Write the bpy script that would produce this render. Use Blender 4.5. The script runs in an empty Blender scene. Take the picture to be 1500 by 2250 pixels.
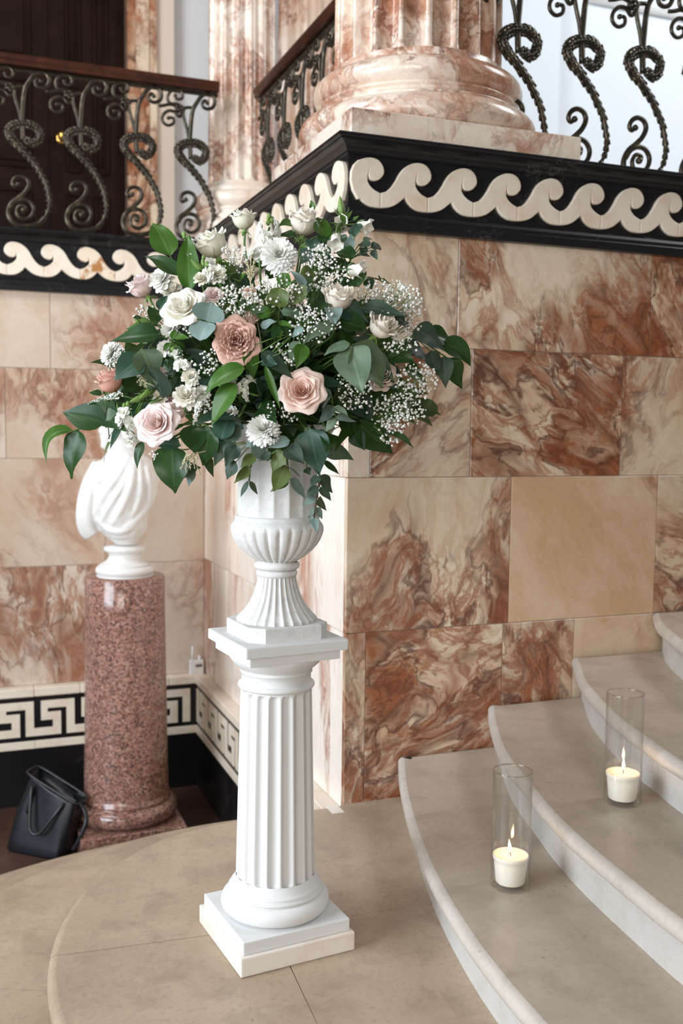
import bpy, bmesh, math, random
from mathutils import Vector, Matrix, noise as mnoise
random.seed(7)
PI = math.pi
SC = bpy.context.scene
COL = SC.collection

# ------------------------------------------------------------------ camera
CAM = Vector((-1.2268, -3.1448, 1.30)); YAW, PITCH, ROLL, FPX = 0.3670, -0.0832, 0.0108, 2198.8
FW = Vector((math.sin(YAW)*math.cos(PITCH), math.cos(YAW)*math.cos(PITCH), math.sin(PITCH)))
_r = Vector((math.cos(YAW), -math.sin(YAW), 0)); _u = _r.cross(FW)
RT = _r*math.cos(ROLL) + _u*math.sin(ROLL); UP = _u*math.cos(ROLL) - _r*math.sin(ROLL)
cd = bpy.data.cameras.new('camera'); cam = bpy.data.objects.new('camera', cd); COL.objects.link(cam)
cd.sensor_fit = 'HORIZONTAL'; cd.sensor_width = 24; cd.lens = FPX*24/1500
cam.matrix_world = Matrix(((RT.x, UP.x, -FW.x, CAM.x), (RT.y, UP.y, -FW.y, CAM.y), (RT.z, UP.z, -FW.z, CAM.z), (0, 0, 0, 1)))
cd.dof.use_dof = True; cd.dof.focus_distance = 2.42; cd.dof.aperture_fstop = 3.2; cd.clip_start = .02
SC.camera = cam
# ------------------------------------------------------------------ light
W = bpy.data.worlds.new('world'); SC.world = W; W.use_nodes = True
W.node_tree.nodes['Background'].inputs[0].default_value = (1.0, .92, .84, 1)
W.node_tree.nodes['Background'].inputs[1].default_value = .13
def area(name, loc, target, sx, sy, power, col):
    l = bpy.data.lights.new(name, 'AREA'); l.shape = 'RECTANGLE'; l.size = sx; l.size_y = sy; l.energy = power; l.color = col
    o = bpy.data.objects.new(name, l); COL.objects.link(o); o.location = loc
    o.rotation_euler = (Vector(target)-Vector(loc)).to_track_quat('-Z', 'Y').to_euler(); return o
area('hall_window_light', (-5.0, -1.7, 2.0), (-.2, -.3, 1.1), 2.8, 2.6, 345, (.80, .90, 1))
area('front_fill_light', (-3.4, -6.0, 1.9), (-.2, -.4, 1.1), 2.6, 2.4, 165, (1, .95, .88))  # added frontal fill that brightens the flowers, no known source
area('landing_window_light', (4.4, -.6, 5.2), (2.6, 2.6, 3.2), 1.8, 1.8, 170, (.95, .975, 1))
area('upper_fill_light', (-3.4, .2, 5.0), (.4, 3.2, 3.2), 1.8, 1.8, 150, (.95, .97, 1))  # added fill to lift the grey landing wall and door jamb, unseen
SC.view_settings.view_transform = 'Standard'; SC.view_settings.look = 'None'
SC.view_settings.exposure = -0.08; SC.view_settings.gamma = 1

# ------------------------------------------------------------------ tracing helpers: points at a real depth / on a real plane
def ray(u, v): return FW + RT*((u-750)/FPX) - UP*((v-1125)/FPX)
def onY(u, v, y): d = ray(u, v); return CAM + d*((y-CAM.y)/d.y)
def onZ(u, v, z): d = ray(u, v); return CAM + d*((z-CAM.z)/d.z)
def atD(u, v, dep): return CAM + ray(u, v)*dep

# ------------------------------------------------------------------ object helpers
ORG = {}
def thing(name, label, cat, loc=(0, 0, 0), group=None, kind=None):
    o = bpy.data.objects.new(name, None); COL.objects.link(o); o.location = loc; o.empty_display_size = .05
    if label: o['label'] = label
    if cat: o['category'] = cat
    if group: o['group'] = group
    if kind: o['kind'] = kind
    ORG[o.name] = Vector(loc); return o
def tag(o, label, cat, group=None, kind=None):
    o['label'] = label; o['category'] = cat
    if group: o['group'] = group
    if kind: o['kind'] = kind
    return o
def obj(name, vf, mat, parent=None, smooth=True, kind=None, label=None, color=None, uv=None):
    v, f = vf
    org = ORG[parent.name] if parent else Vector((0, 0, 0))
    me = bpy.data.meshes.new(name)
    me.from_pydata([(p[0]-org.x, p[1]-org.y, p[2]-org.z) for p in v], [], f)
    if uv:
        lay = me.uv_layers.new(name='UVMap')
        for lp in me.loops: lay.data[lp.index].uv = uv[lp.vertex_index]
    if smooth: me.polygons.foreach_set('use_smooth', [True]*len(me.polygons))
    me.materials.append(mat); me.update()
    o = bpy.data.objects.new(name, me); COL.objects.link(o)
    if parent: o.parent = parent
    ORG[o.name] = org
    if kind: o['kind'] = kind
    if label: o['label'] = label
    if color: o.color = color
    return o
def inst(name, me, mat, parent, M):
    o = bpy.data.objects.new(name, me); COL.objects.link(o); o.parent = parent; o.matrix_local = M
    o.material_slots[0].link = 'OBJECT'; o.material_slots[0].material = mat; return o
def mesh_of(name, vf, mat, smooth=True):
    me = bpy.data.meshes.new(name); me.from_pydata([tuple(p) for p in vf[0]], [], vf[1])
    if smooth: me.polygons.foreach_set('use_smooth', [True]*len(me.polygons))
    me.materials.append(mat); me.update(); return me
def join(*parts):
    V, F = [], []
    for v, f in parts:
        n = len(V); V += list(v); F += [tuple(i+n for i in q) for q in f]
    return V, F
def xf(vf, M): return [M @ Vector(p) for p in vf[0]], vf[1]
def bmout(bm):
    v = [tuple(x.co) for x in bm.verts]; bm.verts.index_update(); f = [tuple(x.index for x in q.verts) for q in bm.faces]; bm.free(); return v, f
def box(x0, x1, y0, y1, z0, z1, bev=0, seg=1):
    bm = bmesh.new(); bmesh.ops.create_cube(bm, size=1)
    for q in bm.verts: q.co = Vector(((x0+x1)/2+q.co.x*(x1-x0), (y0+y1)/2+q.co.y*(y1-y0), (z0+z1)/2+q.co.z*(z1-z0)))
    if bev: bmesh.ops.bevel(bm, geom=bm.edges[:], offset=bev, segments=seg, profile=.6, affect='EDGES')
    return bmout(bm)
def prism(poly, z0, z1, bev=0):
    """extruded polygon in local xy -> z0..z1 ; chamfer on the z1 rim"""
    bm = bmesh.new(); a = [bm.verts.new((p[0], p[1], z0)) for p in poly]
    f = bm.faces.new(a); r = bmesh.ops.extrude_face_region(bm, geom=[f])
    top = [g for g in r['geom'] if isinstance(g, bmesh.types.BMVert)]
    for q in top: q.co.z = z1
    bmesh.ops.recalc_face_normals(bm, faces=bm.faces)
    if bev:
        ts = set(top); es = [e for e in bm.edges if e.verts[0] in ts and e.verts[1] in ts]
        bmesh.ops.bevel(bm, geom=es, offset=bev, segments=2, profile=.5, affect='EDGES')
    bmesh.ops.triangulate(bm, faces=[q for q in bm.faces if len(q.verts) > 4])
    return bmout(bm)
def lathe(prof, c=(0, 0), n=64, rf=None, close=False):
    """prof: (r,z) list; rf(r,z,theta,i)->r"""
    V, F = [], []
    for i, (r, z) in enumerate(prof):
        for k in range(n):
            t = 2*PI*k/n; rr = rf(r, z, t, i) if rf else r
            V.append((c[0]+rr*math.cos(t), c[1]+rr*math.sin(t), z))
    for i in range(len(prof)-1):
        for k in range(n):
            F.append((i*n+k, i*n+(k+1) % n, (i+1)*n+(k+1) % n, (i+1)*n+k))
    if close:
        F.append(tuple(range(n-1, -1, -1))); F.append(tuple((len(prof)-1)*n+k for k in range(n)))
    return V, F
def spline(P, n=6):
    """Catmull-Rom through P"""
    P = [Vector(p) for p in P]; out = []
    Q = [2*P[0]-P[1]] + P + [2*P[-1]-P[-2]]
    for i in range(len(P)-1):
        a, b, c, d = Q[i:i+4]
        for k in range(n):
            t = k/n; out.append(.5*((2*b)+(c-a)*t+(2*a-5*b+4*c-d)*t*t+(3*b-a-3*c+d)*t**3))
    out.append(P[-1]); return out
def tube(P, rad, n=8, sx=1, ref=None, cap=True):
    P = [Vector(p) for p in P]; V, F = [], []
    if not callable(rad): rr = rad; rad = (lambda t: rr)
    N = len(P); prev = None
    for i in range(N):
        t = (P[min(i+1, N-1)]-P[max(i-1, 0)]).normalized()
        if ref is not None: a = Vector(ref)
        else:
            a = prev if prev is not None else (Vector((0, 0, 1)) if abs(t.z) < .9 else Vector((1, 0, 0)))
        a = (a - t*a.dot(t)); a = a.normalized() if a.length > 1e-6 else t.orthogonal().normalized(); prev = a
        b = t.cross(a); r = rad(i/(N-1))
        for k in range(n):
            q = 2*PI*k/n; V.append(P[i]+a*(math.cos(q)*r*sx)+b*(math.sin(q)*r))
    for i in range(N-1):
        for k in range(n): F.append((i*n+k, i*n+(k+1) % n, (i+1)*n+(k+1) % n, (i+1)*n+k))
    if cap: F.append(tuple(range(n-1, -1, -1))); F.append(tuple((N-1)*n+k for k in range(n)))
    return V, F
def ball(c, r, sub=1, sq=(1, 1, 1)):
    bm = bmesh.new(); bmesh.ops.create_icosphere(bm, subdivisions=sub, radius=r)
    for q in bm.verts: q.co = Vector((q.co.x*sq[0], q.co.y*sq[1], q.co.z*sq[2]))+Vector(c)
    return bmout(bm)
ICO = ball((0, 0, 0), 1, 1)

# ------------------------------------------------------------------ materials
def mat_new(name):
    m = bpy.data.materials.new(name); m.use_nodes = True; nt = m.node_tree
    return m, nt, nt.nodes, nt.links, nt.nodes['Principled BSDF']
def nd(nt, t, **kw):
    n = nt.nodes.new(t)
    for k, v in kw.items():
        if k.startswith('i_'):
            key = k[2:]; n.inputs[int(key) if key.isdigit() else key].default_value = v
        else: setattr(n, k, v)
    return n
def ramp(nt, src, stops, interp='LINEAR'):
    r = nt.nodes.new('ShaderNodeValToRGB'); e = r.color_ramp.elements; r.color_ramp.interpolation = interp
    while len(e) < len(stops): e.new(.5)
    for i, (p, c) in enumerate(stops):
        e[i].position = p; e[i].color = (c, c, c, 1) if isinstance(c, (int, float)) else (*c, 1)
    nt.links.new(src, r.inputs[0]); return r
def mixc(nt, fac, a, b, mode='MIX'):
    m = nt.nodes.new('ShaderNodeMix'); m.data_type = 'RGBA'; m.blend_type = mode
    for s, v in ((m.inputs[0], fac), (m.inputs[6], a), (m.inputs[7], b)):
        if hasattr(v, 'is_linked'): nt.links.new(v, s)
        elif isinstance(v, (int, float)): s.default_value = v
        else: s.default_value = (*v, 1)
    return m.outputs[2]
def math_(nt, op, a, b=0.0):
    m = nt.nodes.new('ShaderNodeMath'); m.operation = op
    for s, v in ((m.inputs[0], a), (m.inputs[1], b)):
        if hasattr(v, 'is_linked'): nt.links.new(v, s)
        else: s.default_value = v
    return m.outputs[0]
def noise(nt, vec, scale, detail=4, rough=.55, dist=0):
    n = nd(nt, 'ShaderNodeTexNoise'); n.inputs['Scale'].default_value = scale; n.inputs['Detail'].default_value = detail
    n.inputs['Roughness'].default_value = rough; n.inputs['Distortion'].default_value = dist
    if vec is not None: nt.links.new(vec, n.inputs['Vector'])
    return n
def bump(nt, src, bsdf, strength, dist=.002):
    b = nt.nodes.new('ShaderNodeBump'); b.inputs['Strength'].default_value = strength; b.inputs['Distance'].default_value = dist
    nt.links.new(src, b.inputs['Height']); nt.links.new(b.outputs[0], bsdf.inputs['Normal'])
def plain(name, col, rough=.5, metal=0, bumps=None, vary=None, spec=.5):
    m, nt, N, L, B = mat_new(name)
    B.inputs['Base Color'].default_value = (*col, 1); B.inputs['Roughness'].default_value = rough; B.inputs['Metallic'].default_value = metal
    B.inputs['Specular IOR Level'].default_value = spec
    tc = nd(nt, 'ShaderNodeTexCoord')
    if vary:
        sc, c2, lo, hi = vary
        n = noise(nt, tc.outputs['Object'], sc, 6, .6); r = ramp(nt, n.outputs[0], [(lo, 0.), (hi, 1.)])
        L.new(mixc(nt, r.outputs[0], col, c2), B.inputs['Base Color'])
    if bumps:
        n = noise(nt, tc.outputs['Object'], bumps[0], 5, .6); bump(nt, n.outputs[0], B, bumps[1], bumps[2])
    return m
def marble(name, cream, wash, rust, dark, scale=1.0, rough=.22, stretch=(1, 1, .55), cover=0.):
    """cream stone, soft tan clouds, bundles of rust streaks and thin dark veins; object colour: r = vein amount, g = tan wash, b = streak angle"""
    m, nt, N, L, B = mat_new(name)
    tc = nd(nt, 'ShaderNodeTexCoord'); oi = nd(nt, 'ShaderNodeObjectInfo'); sep = nd(nt, 'ShaderNodeSeparateColor')
    L.new(oi.outputs['Color'], sep.inputs[0])
    off = nd(nt, 'ShaderNodeVectorMath', operation='SCALE'); off.inputs[0].default_value = (31.7, 17.3, 23.9); L.new(oi.outputs['Random'], off.inputs['Scale'])
    rot = nd(nt, 'ShaderNodeVectorRotate', rotation_type='AXIS_ANGLE'); rot.inputs['Axis'].default_value = (0, 1, 0)
    L.new(tc.outputs['Object'], rot.inputs['Vector']); L.new(math_(nt, 'MULTIPLY', sep.outputs[2], 3.1416), rot.inputs['Angle'])
    mp = nd(nt, 'ShaderNodeMapping'); mp.inputs['Scale'].default_value = stretch; L.new(rot.outputs[0], mp.inputs[0])
    ad = nd(nt, 'ShaderNodeVectorMath', operation='ADD'); L.new(mp.outputs[0], ad.inputs[0]); L.new(off.outputs[0], ad.inputs[1])
    def warp(vec, sc, amt, det):
        w = noise(nt, vec, sc*scale, det, .55)
        sb = nd(nt, 'ShaderNodeVectorMath', operation='SUBTRACT'); L.new(w.outputs['Color'], sb.inputs[0]); sb.inputs[1].default_value = (.5, .5, .5)
        s2 = nd(nt, 'ShaderNodeVectorMath', operation='SCALE'); L.new(sb.outputs[0], s2.inputs[0]); s2.inputs['Scale'].default_value = amt/scale
        wv = nd(nt, 'ShaderNodeVectorMath', operation='ADD'); L.new(vec, wv.inputs[0]); L.new(s2.outputs[0], wv.inputs[1]); return wv.outputs[0]
    v1_ = warp(ad.outputs[0], 2.0, .42, 3); v2_ = warp(v1_, 9.0, .10, 4)
    big = noise(nt, v1_, 2.1*scale, 3, .5)
    patch = math_(nt, 'ADD', big.outputs[0], math_(nt, 'MULTIPLY', math_(nt, 'SUBTRACT', sep.outputs[0], .5-cover), .36))
    pm = ramp(nt, patch, [(.47, 0.), (.66, 1.)]).outputs[0]; pw = ramp(nt, patch, [(.40, 0.), (.58, 1.)]).outputs[0]
    def ridge(n, width): return ramp(nt, math_(nt, 'ABSOLUTE', math_(nt, 'SUBTRACT', n.outputs[0], .5)), [(0., 1.), (width*.35, .75), (width, 0.)]).outputs[0]
    n1 = noise(nt, v2_, 4.2*scale, 5, .58); n2 = noise(nt, v2_, 9.5*scale, 6, .62); n3 = noise(nt, v2_, 24*scale, 6, .66); fine = noise(nt, ad.outputs[0], 60*scale, 5, .65)
    ws = ramp(nt, math_(nt, 'ADD', noise(nt, v2_, 3.1*scale, 6, .62).outputs[0], math_(nt, 'MULTIPLY', math_(nt, 'SUBTRACT', sep.outputs[1], .5), .40)), [(.42, 0.), (.72, 1.)]).outputs[0]
    c = mixc(nt, ws, cream, wash)
    c = mixc(nt, math_(nt, 'MULTIPLY', ramp(nt, n3.outputs[0], [(.46, 0.), (.72, 1.)]).outputs[0], .30), c, wash)
    c = mixc(nt, math_(nt, 'MULTIPLY', math_(nt, 'MULTIPLY', pw, ramp(nt, n2.outputs[0], [(.42, 0.), (.60, 1.)]).outputs[0]), .55), c, wash)
    blot = math_(nt, 'MULTIPLY', pm, ramp(nt, n1.outputs[0], [(.49, 0.), (.60, 1.)]).outputs[0])
    blot2 = math_(nt, 'MULTIPLY', pm, ramp(nt, n3.outputs[0], [(.50, 0.), (.64, 1.)]).outputs[0])
    c = mixc(nt, math_(nt, 'MULTIPLY', blot, .85), c, rust)
    c = mixc(nt, math_(nt, 'MULTIPLY', blot2, .55), c, rust)
    c = mixc(nt, math_(nt, 'MULTIPLY', math_(nt, 'MULTIPLY', ridge(n2, .05), pw), .80), c, rust)
    c = mixc(nt, math_(nt, 'MULTIPLY', math_(nt, 'MULTIPLY', ridge(n1, .028), pw), .85), c, dark)
    c = mixc(nt, math_(nt, 'MULTIPLY', math_(nt, 'MULTIPLY', ridge(n3, .06), blot), .65), c, dark)
    c = mixc(nt, math_(nt, 'MULTIPLY', ramp(nt, fine.outputs[0], [(.5, 0.), (.8, 1.)]).outputs[0], .20), c, rust)
    vo = nd(nt, 'ShaderNodeTexVoronoi', feature='DISTANCE_TO_EDGE'); vo.inputs['Scale'].default_value = 6.5*scale; L.new(v2_, vo.inputs['Vector'])
    net = math_(nt, 'MULTIPLY', ramp(nt, math_(nt, 'ADD', vo.outputs['Distance'], math_(nt, 'MULTIPLY', math_(nt, 'SUBTRACT', n3.outputs[0], .5), .16)), [(0., 1.), (.05, .6), (.15, 0.)]).outputs[0], ramp(nt, patch, [(.42, 0.), (.60, 1.)]).outputs[0])
    c = mixc(nt, math_(nt, 'MULTIPLY', net, .72), c, mixc(nt, ramp(nt, n2.outputs[0], [(.4, 0.), (.6, 1.)]).outputs[0], rust, dark))
    L.new(c, B.inputs['Base Color']); B.inputs['Roughness'].default_value = rough
    bump(nt, fine.outputs[0], B, .03, .001)
    return m
M = {}
M['marble'] = marble('rust_veined_marble', (.76, .635, .485), (.61, .385, .225), (.315, .092, .030), (.095, .028, .016), .95)
M['marble_back'] = marble('pink_veined_marble', (.63, .53, .435), (.53, .39, .285), (.35, .155, .085), (.19, .08, .05), .95, cover=-.05)
M['marble_vert'] = marble('streaked_marble', (.90, .83, .75), (.78, .62, .50), (.50, .23, .13), (.26, .10, .07), 1.0, stretch=(1.3, 1.3, .40), cover=-.10)
M['marble_col'] = marble('column_marble', (.82, .72, .62), (.70, .50, .36), (.44, .18, .09), (.17, .06, .04), 1.5, stretch=(1.0, 1.0, .7), cover=-.16)
M['grout'] = plain('grey_grout', (.34, .27, .22), .8)
M['ivory'] = plain('ivory_marble', (.80, .70, .58), .32, vary=(9, (.70, .55, .41), .48, .72), bumps=(60, .1, .001))
M['ivory_stain'] = plain('rust_stained_ivory', (.78, .66, .52), .32, vary=(16, (.42, .19, .06), .50, .60))
M['pale'] = plain('pale_marble', (.80, .74, .67), .3, vary=(7, (.68, .54, .43), .5, .75))
def blackstone():
    m, nt, N, L, B = mat_new('black_marble'); tc = nd(nt, 'ShaderNodeTexCoord')
    n = noise(nt, tc.outputs['Object'], 9, 8, .65, .8); a = math_(nt, 'ABSOLUTE', math_(nt, 'SUBTRACT', n.outputs[0], .5))
    r = ramp(nt, a, [(0., 1.), (.007, 0.)]); k = ramp(nt, noise(nt, tc.outputs['Object'], 3, 3).outputs[0], [(.52, 0.), (.66, 1.)])
    c = mixc(nt, math_(nt, 'MULTIPLY', math_(nt, 'MULTIPLY', r.outputs[0], k.outputs[0]), .5), (.007, .0065, .0075), (.3, .28, .27))
    L.new(c, B.inputs['Base Color']); B.inputs['Roughness'].default_value = .3; return m
M['black'] = blackstone()
def limestone(name, c1, c2, c3):
    m, nt, N, L, B = mat_new(name); tc = nd(nt, 'ShaderNodeTexCoord'); v = tc.outputs['Object']
    a = ramp(nt, noise(nt, v, 2.2, 6, .6).outputs[0], [(.36, 0.), (.62, 1.)]).outputs[0]
    c = mixc(nt, a, c1, c2)
    f = ramp(nt, noise(nt, v, 70, 5, .7).outputs[0], [(.52, 0.), (.72, 1.)]).outputs[0]
    c = mixc(nt, math_(nt, 'MULTIPLY', f, .42), c, c3)
    g2 = ramp(nt, noise(nt, v, 7, 7, .68, .4).outputs[0], [(.48, 0.), (.70, 1.)]).outputs[0]
    c = mixc(nt, math_(nt, 'MULTIPLY', g2, .45), c, c3)
    vo = nd(nt, 'ShaderNodeTexVoronoi', feature='F1'); vo.inputs['Scale'].default_value = 26; L.new(v, vo.inputs['Vector'])
    pit = math_(nt, 'MULTIPLY', ramp(nt, vo.outputs['Distance'], [(.05, 1.), (.14, 0.)]).outputs[0], ramp(nt, noise(nt, v, 5, 4).outputs[0], [(.53, 0.), (.62, 1.)]).outputs[0])
    c = mixc(nt, math_(nt, 'MULTIPLY', pit, .55), c, (.16, .13, .10))
    L.new(c, B.inputs['Base Color']); B.inputs['Roughness'].default_value = .42
    bump(nt, noise(nt, v, 90, 4, .7).outputs[0], B, .10, .001); return m
M['lime'] = limestone('worn_limestone', (.47, .365, .265), (.37, .28, .195), (.20, .15, .105))
M['lime_step'] = limestone('step_limestone', (.53, .45, .365), (.43, .355, .28), (.26, .21, .165))
M['nose'] = limestone('lit_step_edge', (.62, .57, .51), (.54, .485, .425), (.36, .31, .26))  # step stone made paler, window light put into the colour
M['riser'] = limestone('riser_marble', (.60, .58, .55), (.52, .49, .455), (.38, .35, .32))
def plaster():
    m, nt, N, L, B = mat_new('white_painted_stone'); tc = nd(nt, 'ShaderNodeTexCoord'); v = tc.outputs['Object']
    B.inputs['Base Color'].default_value = (.70, .70, .695, 1); B.inputs['Roughness'].default_value = .6
    bump(nt, noise(nt, v, 160, 4, .6).outputs[0], B, .16, .001); return m
M['white'] = plaster()
def urnmat():
    m, nt, N, L, B = mat_new('rough_cast_stone'); tc = nd(nt, 'ShaderNodeTexCoord'); v = tc.outputs['Object']
    r = ramp(nt, noise(nt, v, 45, 6, .7).outputs[0], [(.42, 0.), (.72, 1.)]).outputs[0]
    L.new(mixc(nt, math_(nt, 'MULTIPLY', r, .5), (.70, .695, .68), (.46, .45, .435)), B.inputs['Base Color']); B.inputs['Roughness'].default_value = .75
    h = math_(nt, 'ADD', noise(nt, v, 70, 6, .7).outputs[0], math_(nt, 'MULTIPLY', noise(nt, v, 300, 2).outputs[0], .4))
    bump(nt, h, B, .55, .002); return m
M['urn'] = urnmat()
def granite():
    m, nt, N, L, B = mat_new('red_granite'); tc = nd(nt, 'ShaderNodeTexCoord'); v = tc.outputs['Object']
    vo = nd(nt, 'ShaderNodeTexVoronoi'); vo.inputs['Scale'].default_value = 120; L.new(v, vo.inputs['Vector'])
    sp = nd(nt, 'ShaderNodeSeparateColor'); L.new(vo.outputs['Color'], sp.inputs[0])
    r = ramp(nt, sp.outputs[0], [(0., (.055, .04, .04)), (.22, (.17, .08, .06)), (.5, (.31, .145, .105)), (.82, (.38, .20, .155)), (1., (.45, .29, .24))])
    n = ramp(nt, noise(nt, v, 26, 5, .7).outputs[0], [(.4, 0.), (.7, 1.)]).outputs[0]
    L.new(mixc(nt, math_(nt, 'MULTIPLY', n, .55), r.outputs[0], (.14, .085, .075)), B.inputs['Base Color']); B.inputs['Roughness'].default_value = .16; return m
M['granite'] = granite()
M['statue'] = plain('statuary_marble', (.74, .725, .70), .38, bumps=(40, .05, .001))
M['iron'] = plain('bronzed_iron', (.055, .046, .034), .34, .75, bumps=(70, .3, .002), vary=(30, (.13, .105, .07), .5, .7))
M['wood'] = plain('mahogany_rail', (.035, .0095, .0055), .3, vary=(14, (.07, .020, .010), .4, .7))
M['door'] = plain('dark_mahogany', (.010, .0035, .002), .55, vary=(9, (.018, .006, .003), .4, .7), spec=.12)
M['brass'] = plain('brass', (.75, .45, .12), .22, 1)
M['lowfloor'] = plain('brown_floor', (.055, .027, .017), .4, vary=(6, (.085, .046, .030), .4, .7))
M['greywall'] = plain('pale_grey_wall', (.60, .60, .60), .8)
M['bluewall'] = plain('pale_blue_wall', (.66, .71, .76), .8)
M['beige'] = plain('beige_stone', (.62, .52, .42), .6)
M['bag'] = plain('black_leather', (.006, .0065, .010), .42, bumps=(220, .2, .001))
M['bagtrim'] = plain('black_leather_trim', (.016, .017, .021), .35)
M['plastic'] = plain('white_plastic', (.82, .82, .82), .4)
M['screen'] = plain('grey_display', (.12, .13, .13), .25)
M['foam'] = plain('floral_foam', (.02, .035, .015), .95)
M['stem'] = plain('green_stem', (.10, .19, .045), .5)
M['stem_brown'] = plain('twig', (.14, .10, .055), .6)
M['sepal'] = plain('green_sepal', (.17, .28, .07), .5)
def leafmat(name, c1, c2, rib, rough=.4, trans=.18):
    m, nt, N, L, B = mat_new(name); uv = nd(nt, 'ShaderNodeUVMap'); sp = nd(nt, 'ShaderNodeSeparateXYZ'); L.new(uv.outputs[0], sp.inputs[0])
    tc = nd(nt, 'ShaderNodeTexCoord'); oi = nd(nt, 'ShaderNodeObjectInfo')
    n = ramp(nt, noise(nt, tc.outputs['Object'], 18, 4, .6).outputs[0], [(.35, 0.), (.7, 1.)]).outputs[0]
    c = mixc(nt, n, c1, c2)
    c = mixc(nt, math_(nt, 'MULTIPLY', oi.outputs['Random'], .45), c, c2)
    a = math_(nt, 'ABSOLUTE', math_(nt, 'SUBTRACT', sp.outputs[0], .5))
    c = mixc(nt, math_(nt, 'MULTIPLY', ramp(nt, a, [(.012, 1.), (.045, 0.)]).outputs[0], .65), c, rib)
    sv = math_(nt, 'FRACT', math_(nt, 'ADD', math_(nt, 'MULTIPLY', sp.outputs[1], 8.), math_(nt, 'MULTIPLY', a, -5.)))
    c = mixc(nt, math_(nt, 'MULTIPLY', ramp(nt, sv, [(.0, 1.), (.12, 0.)]).outputs[0], .18), c, rib)
    L.new(c, B.inputs['Base Color']); B.inputs['Roughness'].default_value = rough; B.inputs['Specular IOR Level'].default_value = .28
    tr = nd(nt, 'ShaderNodeBsdfTranslucent'); L.new(mixc(nt, .5, c, (.25, .40, .06)), tr.inputs[0])
    mx = nd(nt, 'ShaderNodeMixShader'); mx.inputs[0].default_value = trans; L.new(B.outputs[0], mx.inputs[1]); L.new(tr.outputs[0], mx.inputs[2])
    L.new(mx.outputs[0], N['Material Output'].inputs[0]); return m
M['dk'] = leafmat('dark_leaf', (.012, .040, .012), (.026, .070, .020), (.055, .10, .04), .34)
M['fr'] = leafmat('fresh_leaf', (.034, .096, .013), (.062, .150, .022), (.13, .21, .06), .36, .20)
M['tl'] = leafmat('teal_leaf', (.018, .050, .033), (.036, .082, .056), (.08, .14, .10), .4)
M['sg'] = leafmat('sage_leaf', (.085, .135, .082), (.140, .195, .128), (.22, .28, .18), .5)
M['eu'] = leafmat('eucalyptus_leaf', (.150, .225, .205), (.225, .305, .285), (.30, .35, .32), .55, .12)
M['ol'] = leafmat('olive_leaf', (.070, .105, .026), (.108, .145, .046), (.18, .21, .08), .45)
M['gd'] = leafmat('grey_green_leaf', (.030, .055, .040), (.054, .085, .063), (.10, .13, .10), .5)
def petalmat(name, c, deep, trans=.18):
    m, nt, N, L, B = mat_new(name); tc = nd(nt, 'ShaderNodeTexCoord'); sp = nd(nt, 'ShaderNodeSeparateXYZ'); uv = nd(nt, 'ShaderNodeUVMap'); L.new(uv.outputs[0], sp.inputs[0])
    n = noise(nt, tc.outputs['Object'], 4, 4, .6)
    f = math_(nt, 'SUBTRACT', 1., sp.outputs[1]); f = math_(nt, 'MULTIPLY', f, math_(nt, 'ADD', .55, math_(nt, 'MULTIPLY', n.outputs[0], .6)))
    col = mixc(nt, f, c, deep); L.new(col, B.inputs['Base Color']); B.inputs['Roughness'].default_value = .6; B.inputs['Specular IOR Level'].default_value = .25
    tr = nd(nt, 'ShaderNodeBsdfTranslucent'); L.new(col, tr.inputs[0])
    mx = nd(nt, 'ShaderNodeMixShader'); mx.inputs[0].default_value = trans; L.new(B.outputs[0], mx.inputs[1]); L.new(tr.outputs[0], mx.inputs[2])
    L.new(mx.outputs[0], N['Material Output'].inputs[0]); return m
M['p_cream'] = petalmat('cream_petal', (.90, .87, .77), (.84, .80, .56))
M['p_ivory'] = petalmat('ivory_petal', (.92, .90, .84), (.90, .85, .66))
M['p_blush'] = petalmat('blush_petal', (.90, .85, .77), (.86, .72, .58))
M['p_pink'] = petalmat('pale_pink_petal', (.94, .82, .80), (.90, .60, .55))
M['p_peach'] = petalmat('peach_pink_petal', (.93, .76, .68), (.86, .42, .30))
M['p_salmon'] = petalmat('salmon_petal', (.84, .54, .45), (.74, .28, .18))
M['p_mauve'] = petalmat('dusty_rose_petal', (.76, .50, .41), (.44, .12, .08))
M['p_white'] = petalmat('white_petal', (.94, .94, .92), (.90, .91, .78))
M['gyp'] = plain('white_blossom', (.84, .83, .79), .7)
M['beigefl'] = plain('straw_floret', (.58, .52, .34), .8)
M['wax'] = plain('white_wax', (.92, .86, .78), .45)
M['wax'].node_tree.nodes['Principled BSDF'].inputs['Subsurface Weight'].default_value = .7
M['wax'].node_tree.nodes['Principled BSDF'].inputs['Subsurface Radius'].default_value = (.03, .018, .010)
M['wick'] = plain('burnt_wick', (.02, .015, .01), .9)

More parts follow.
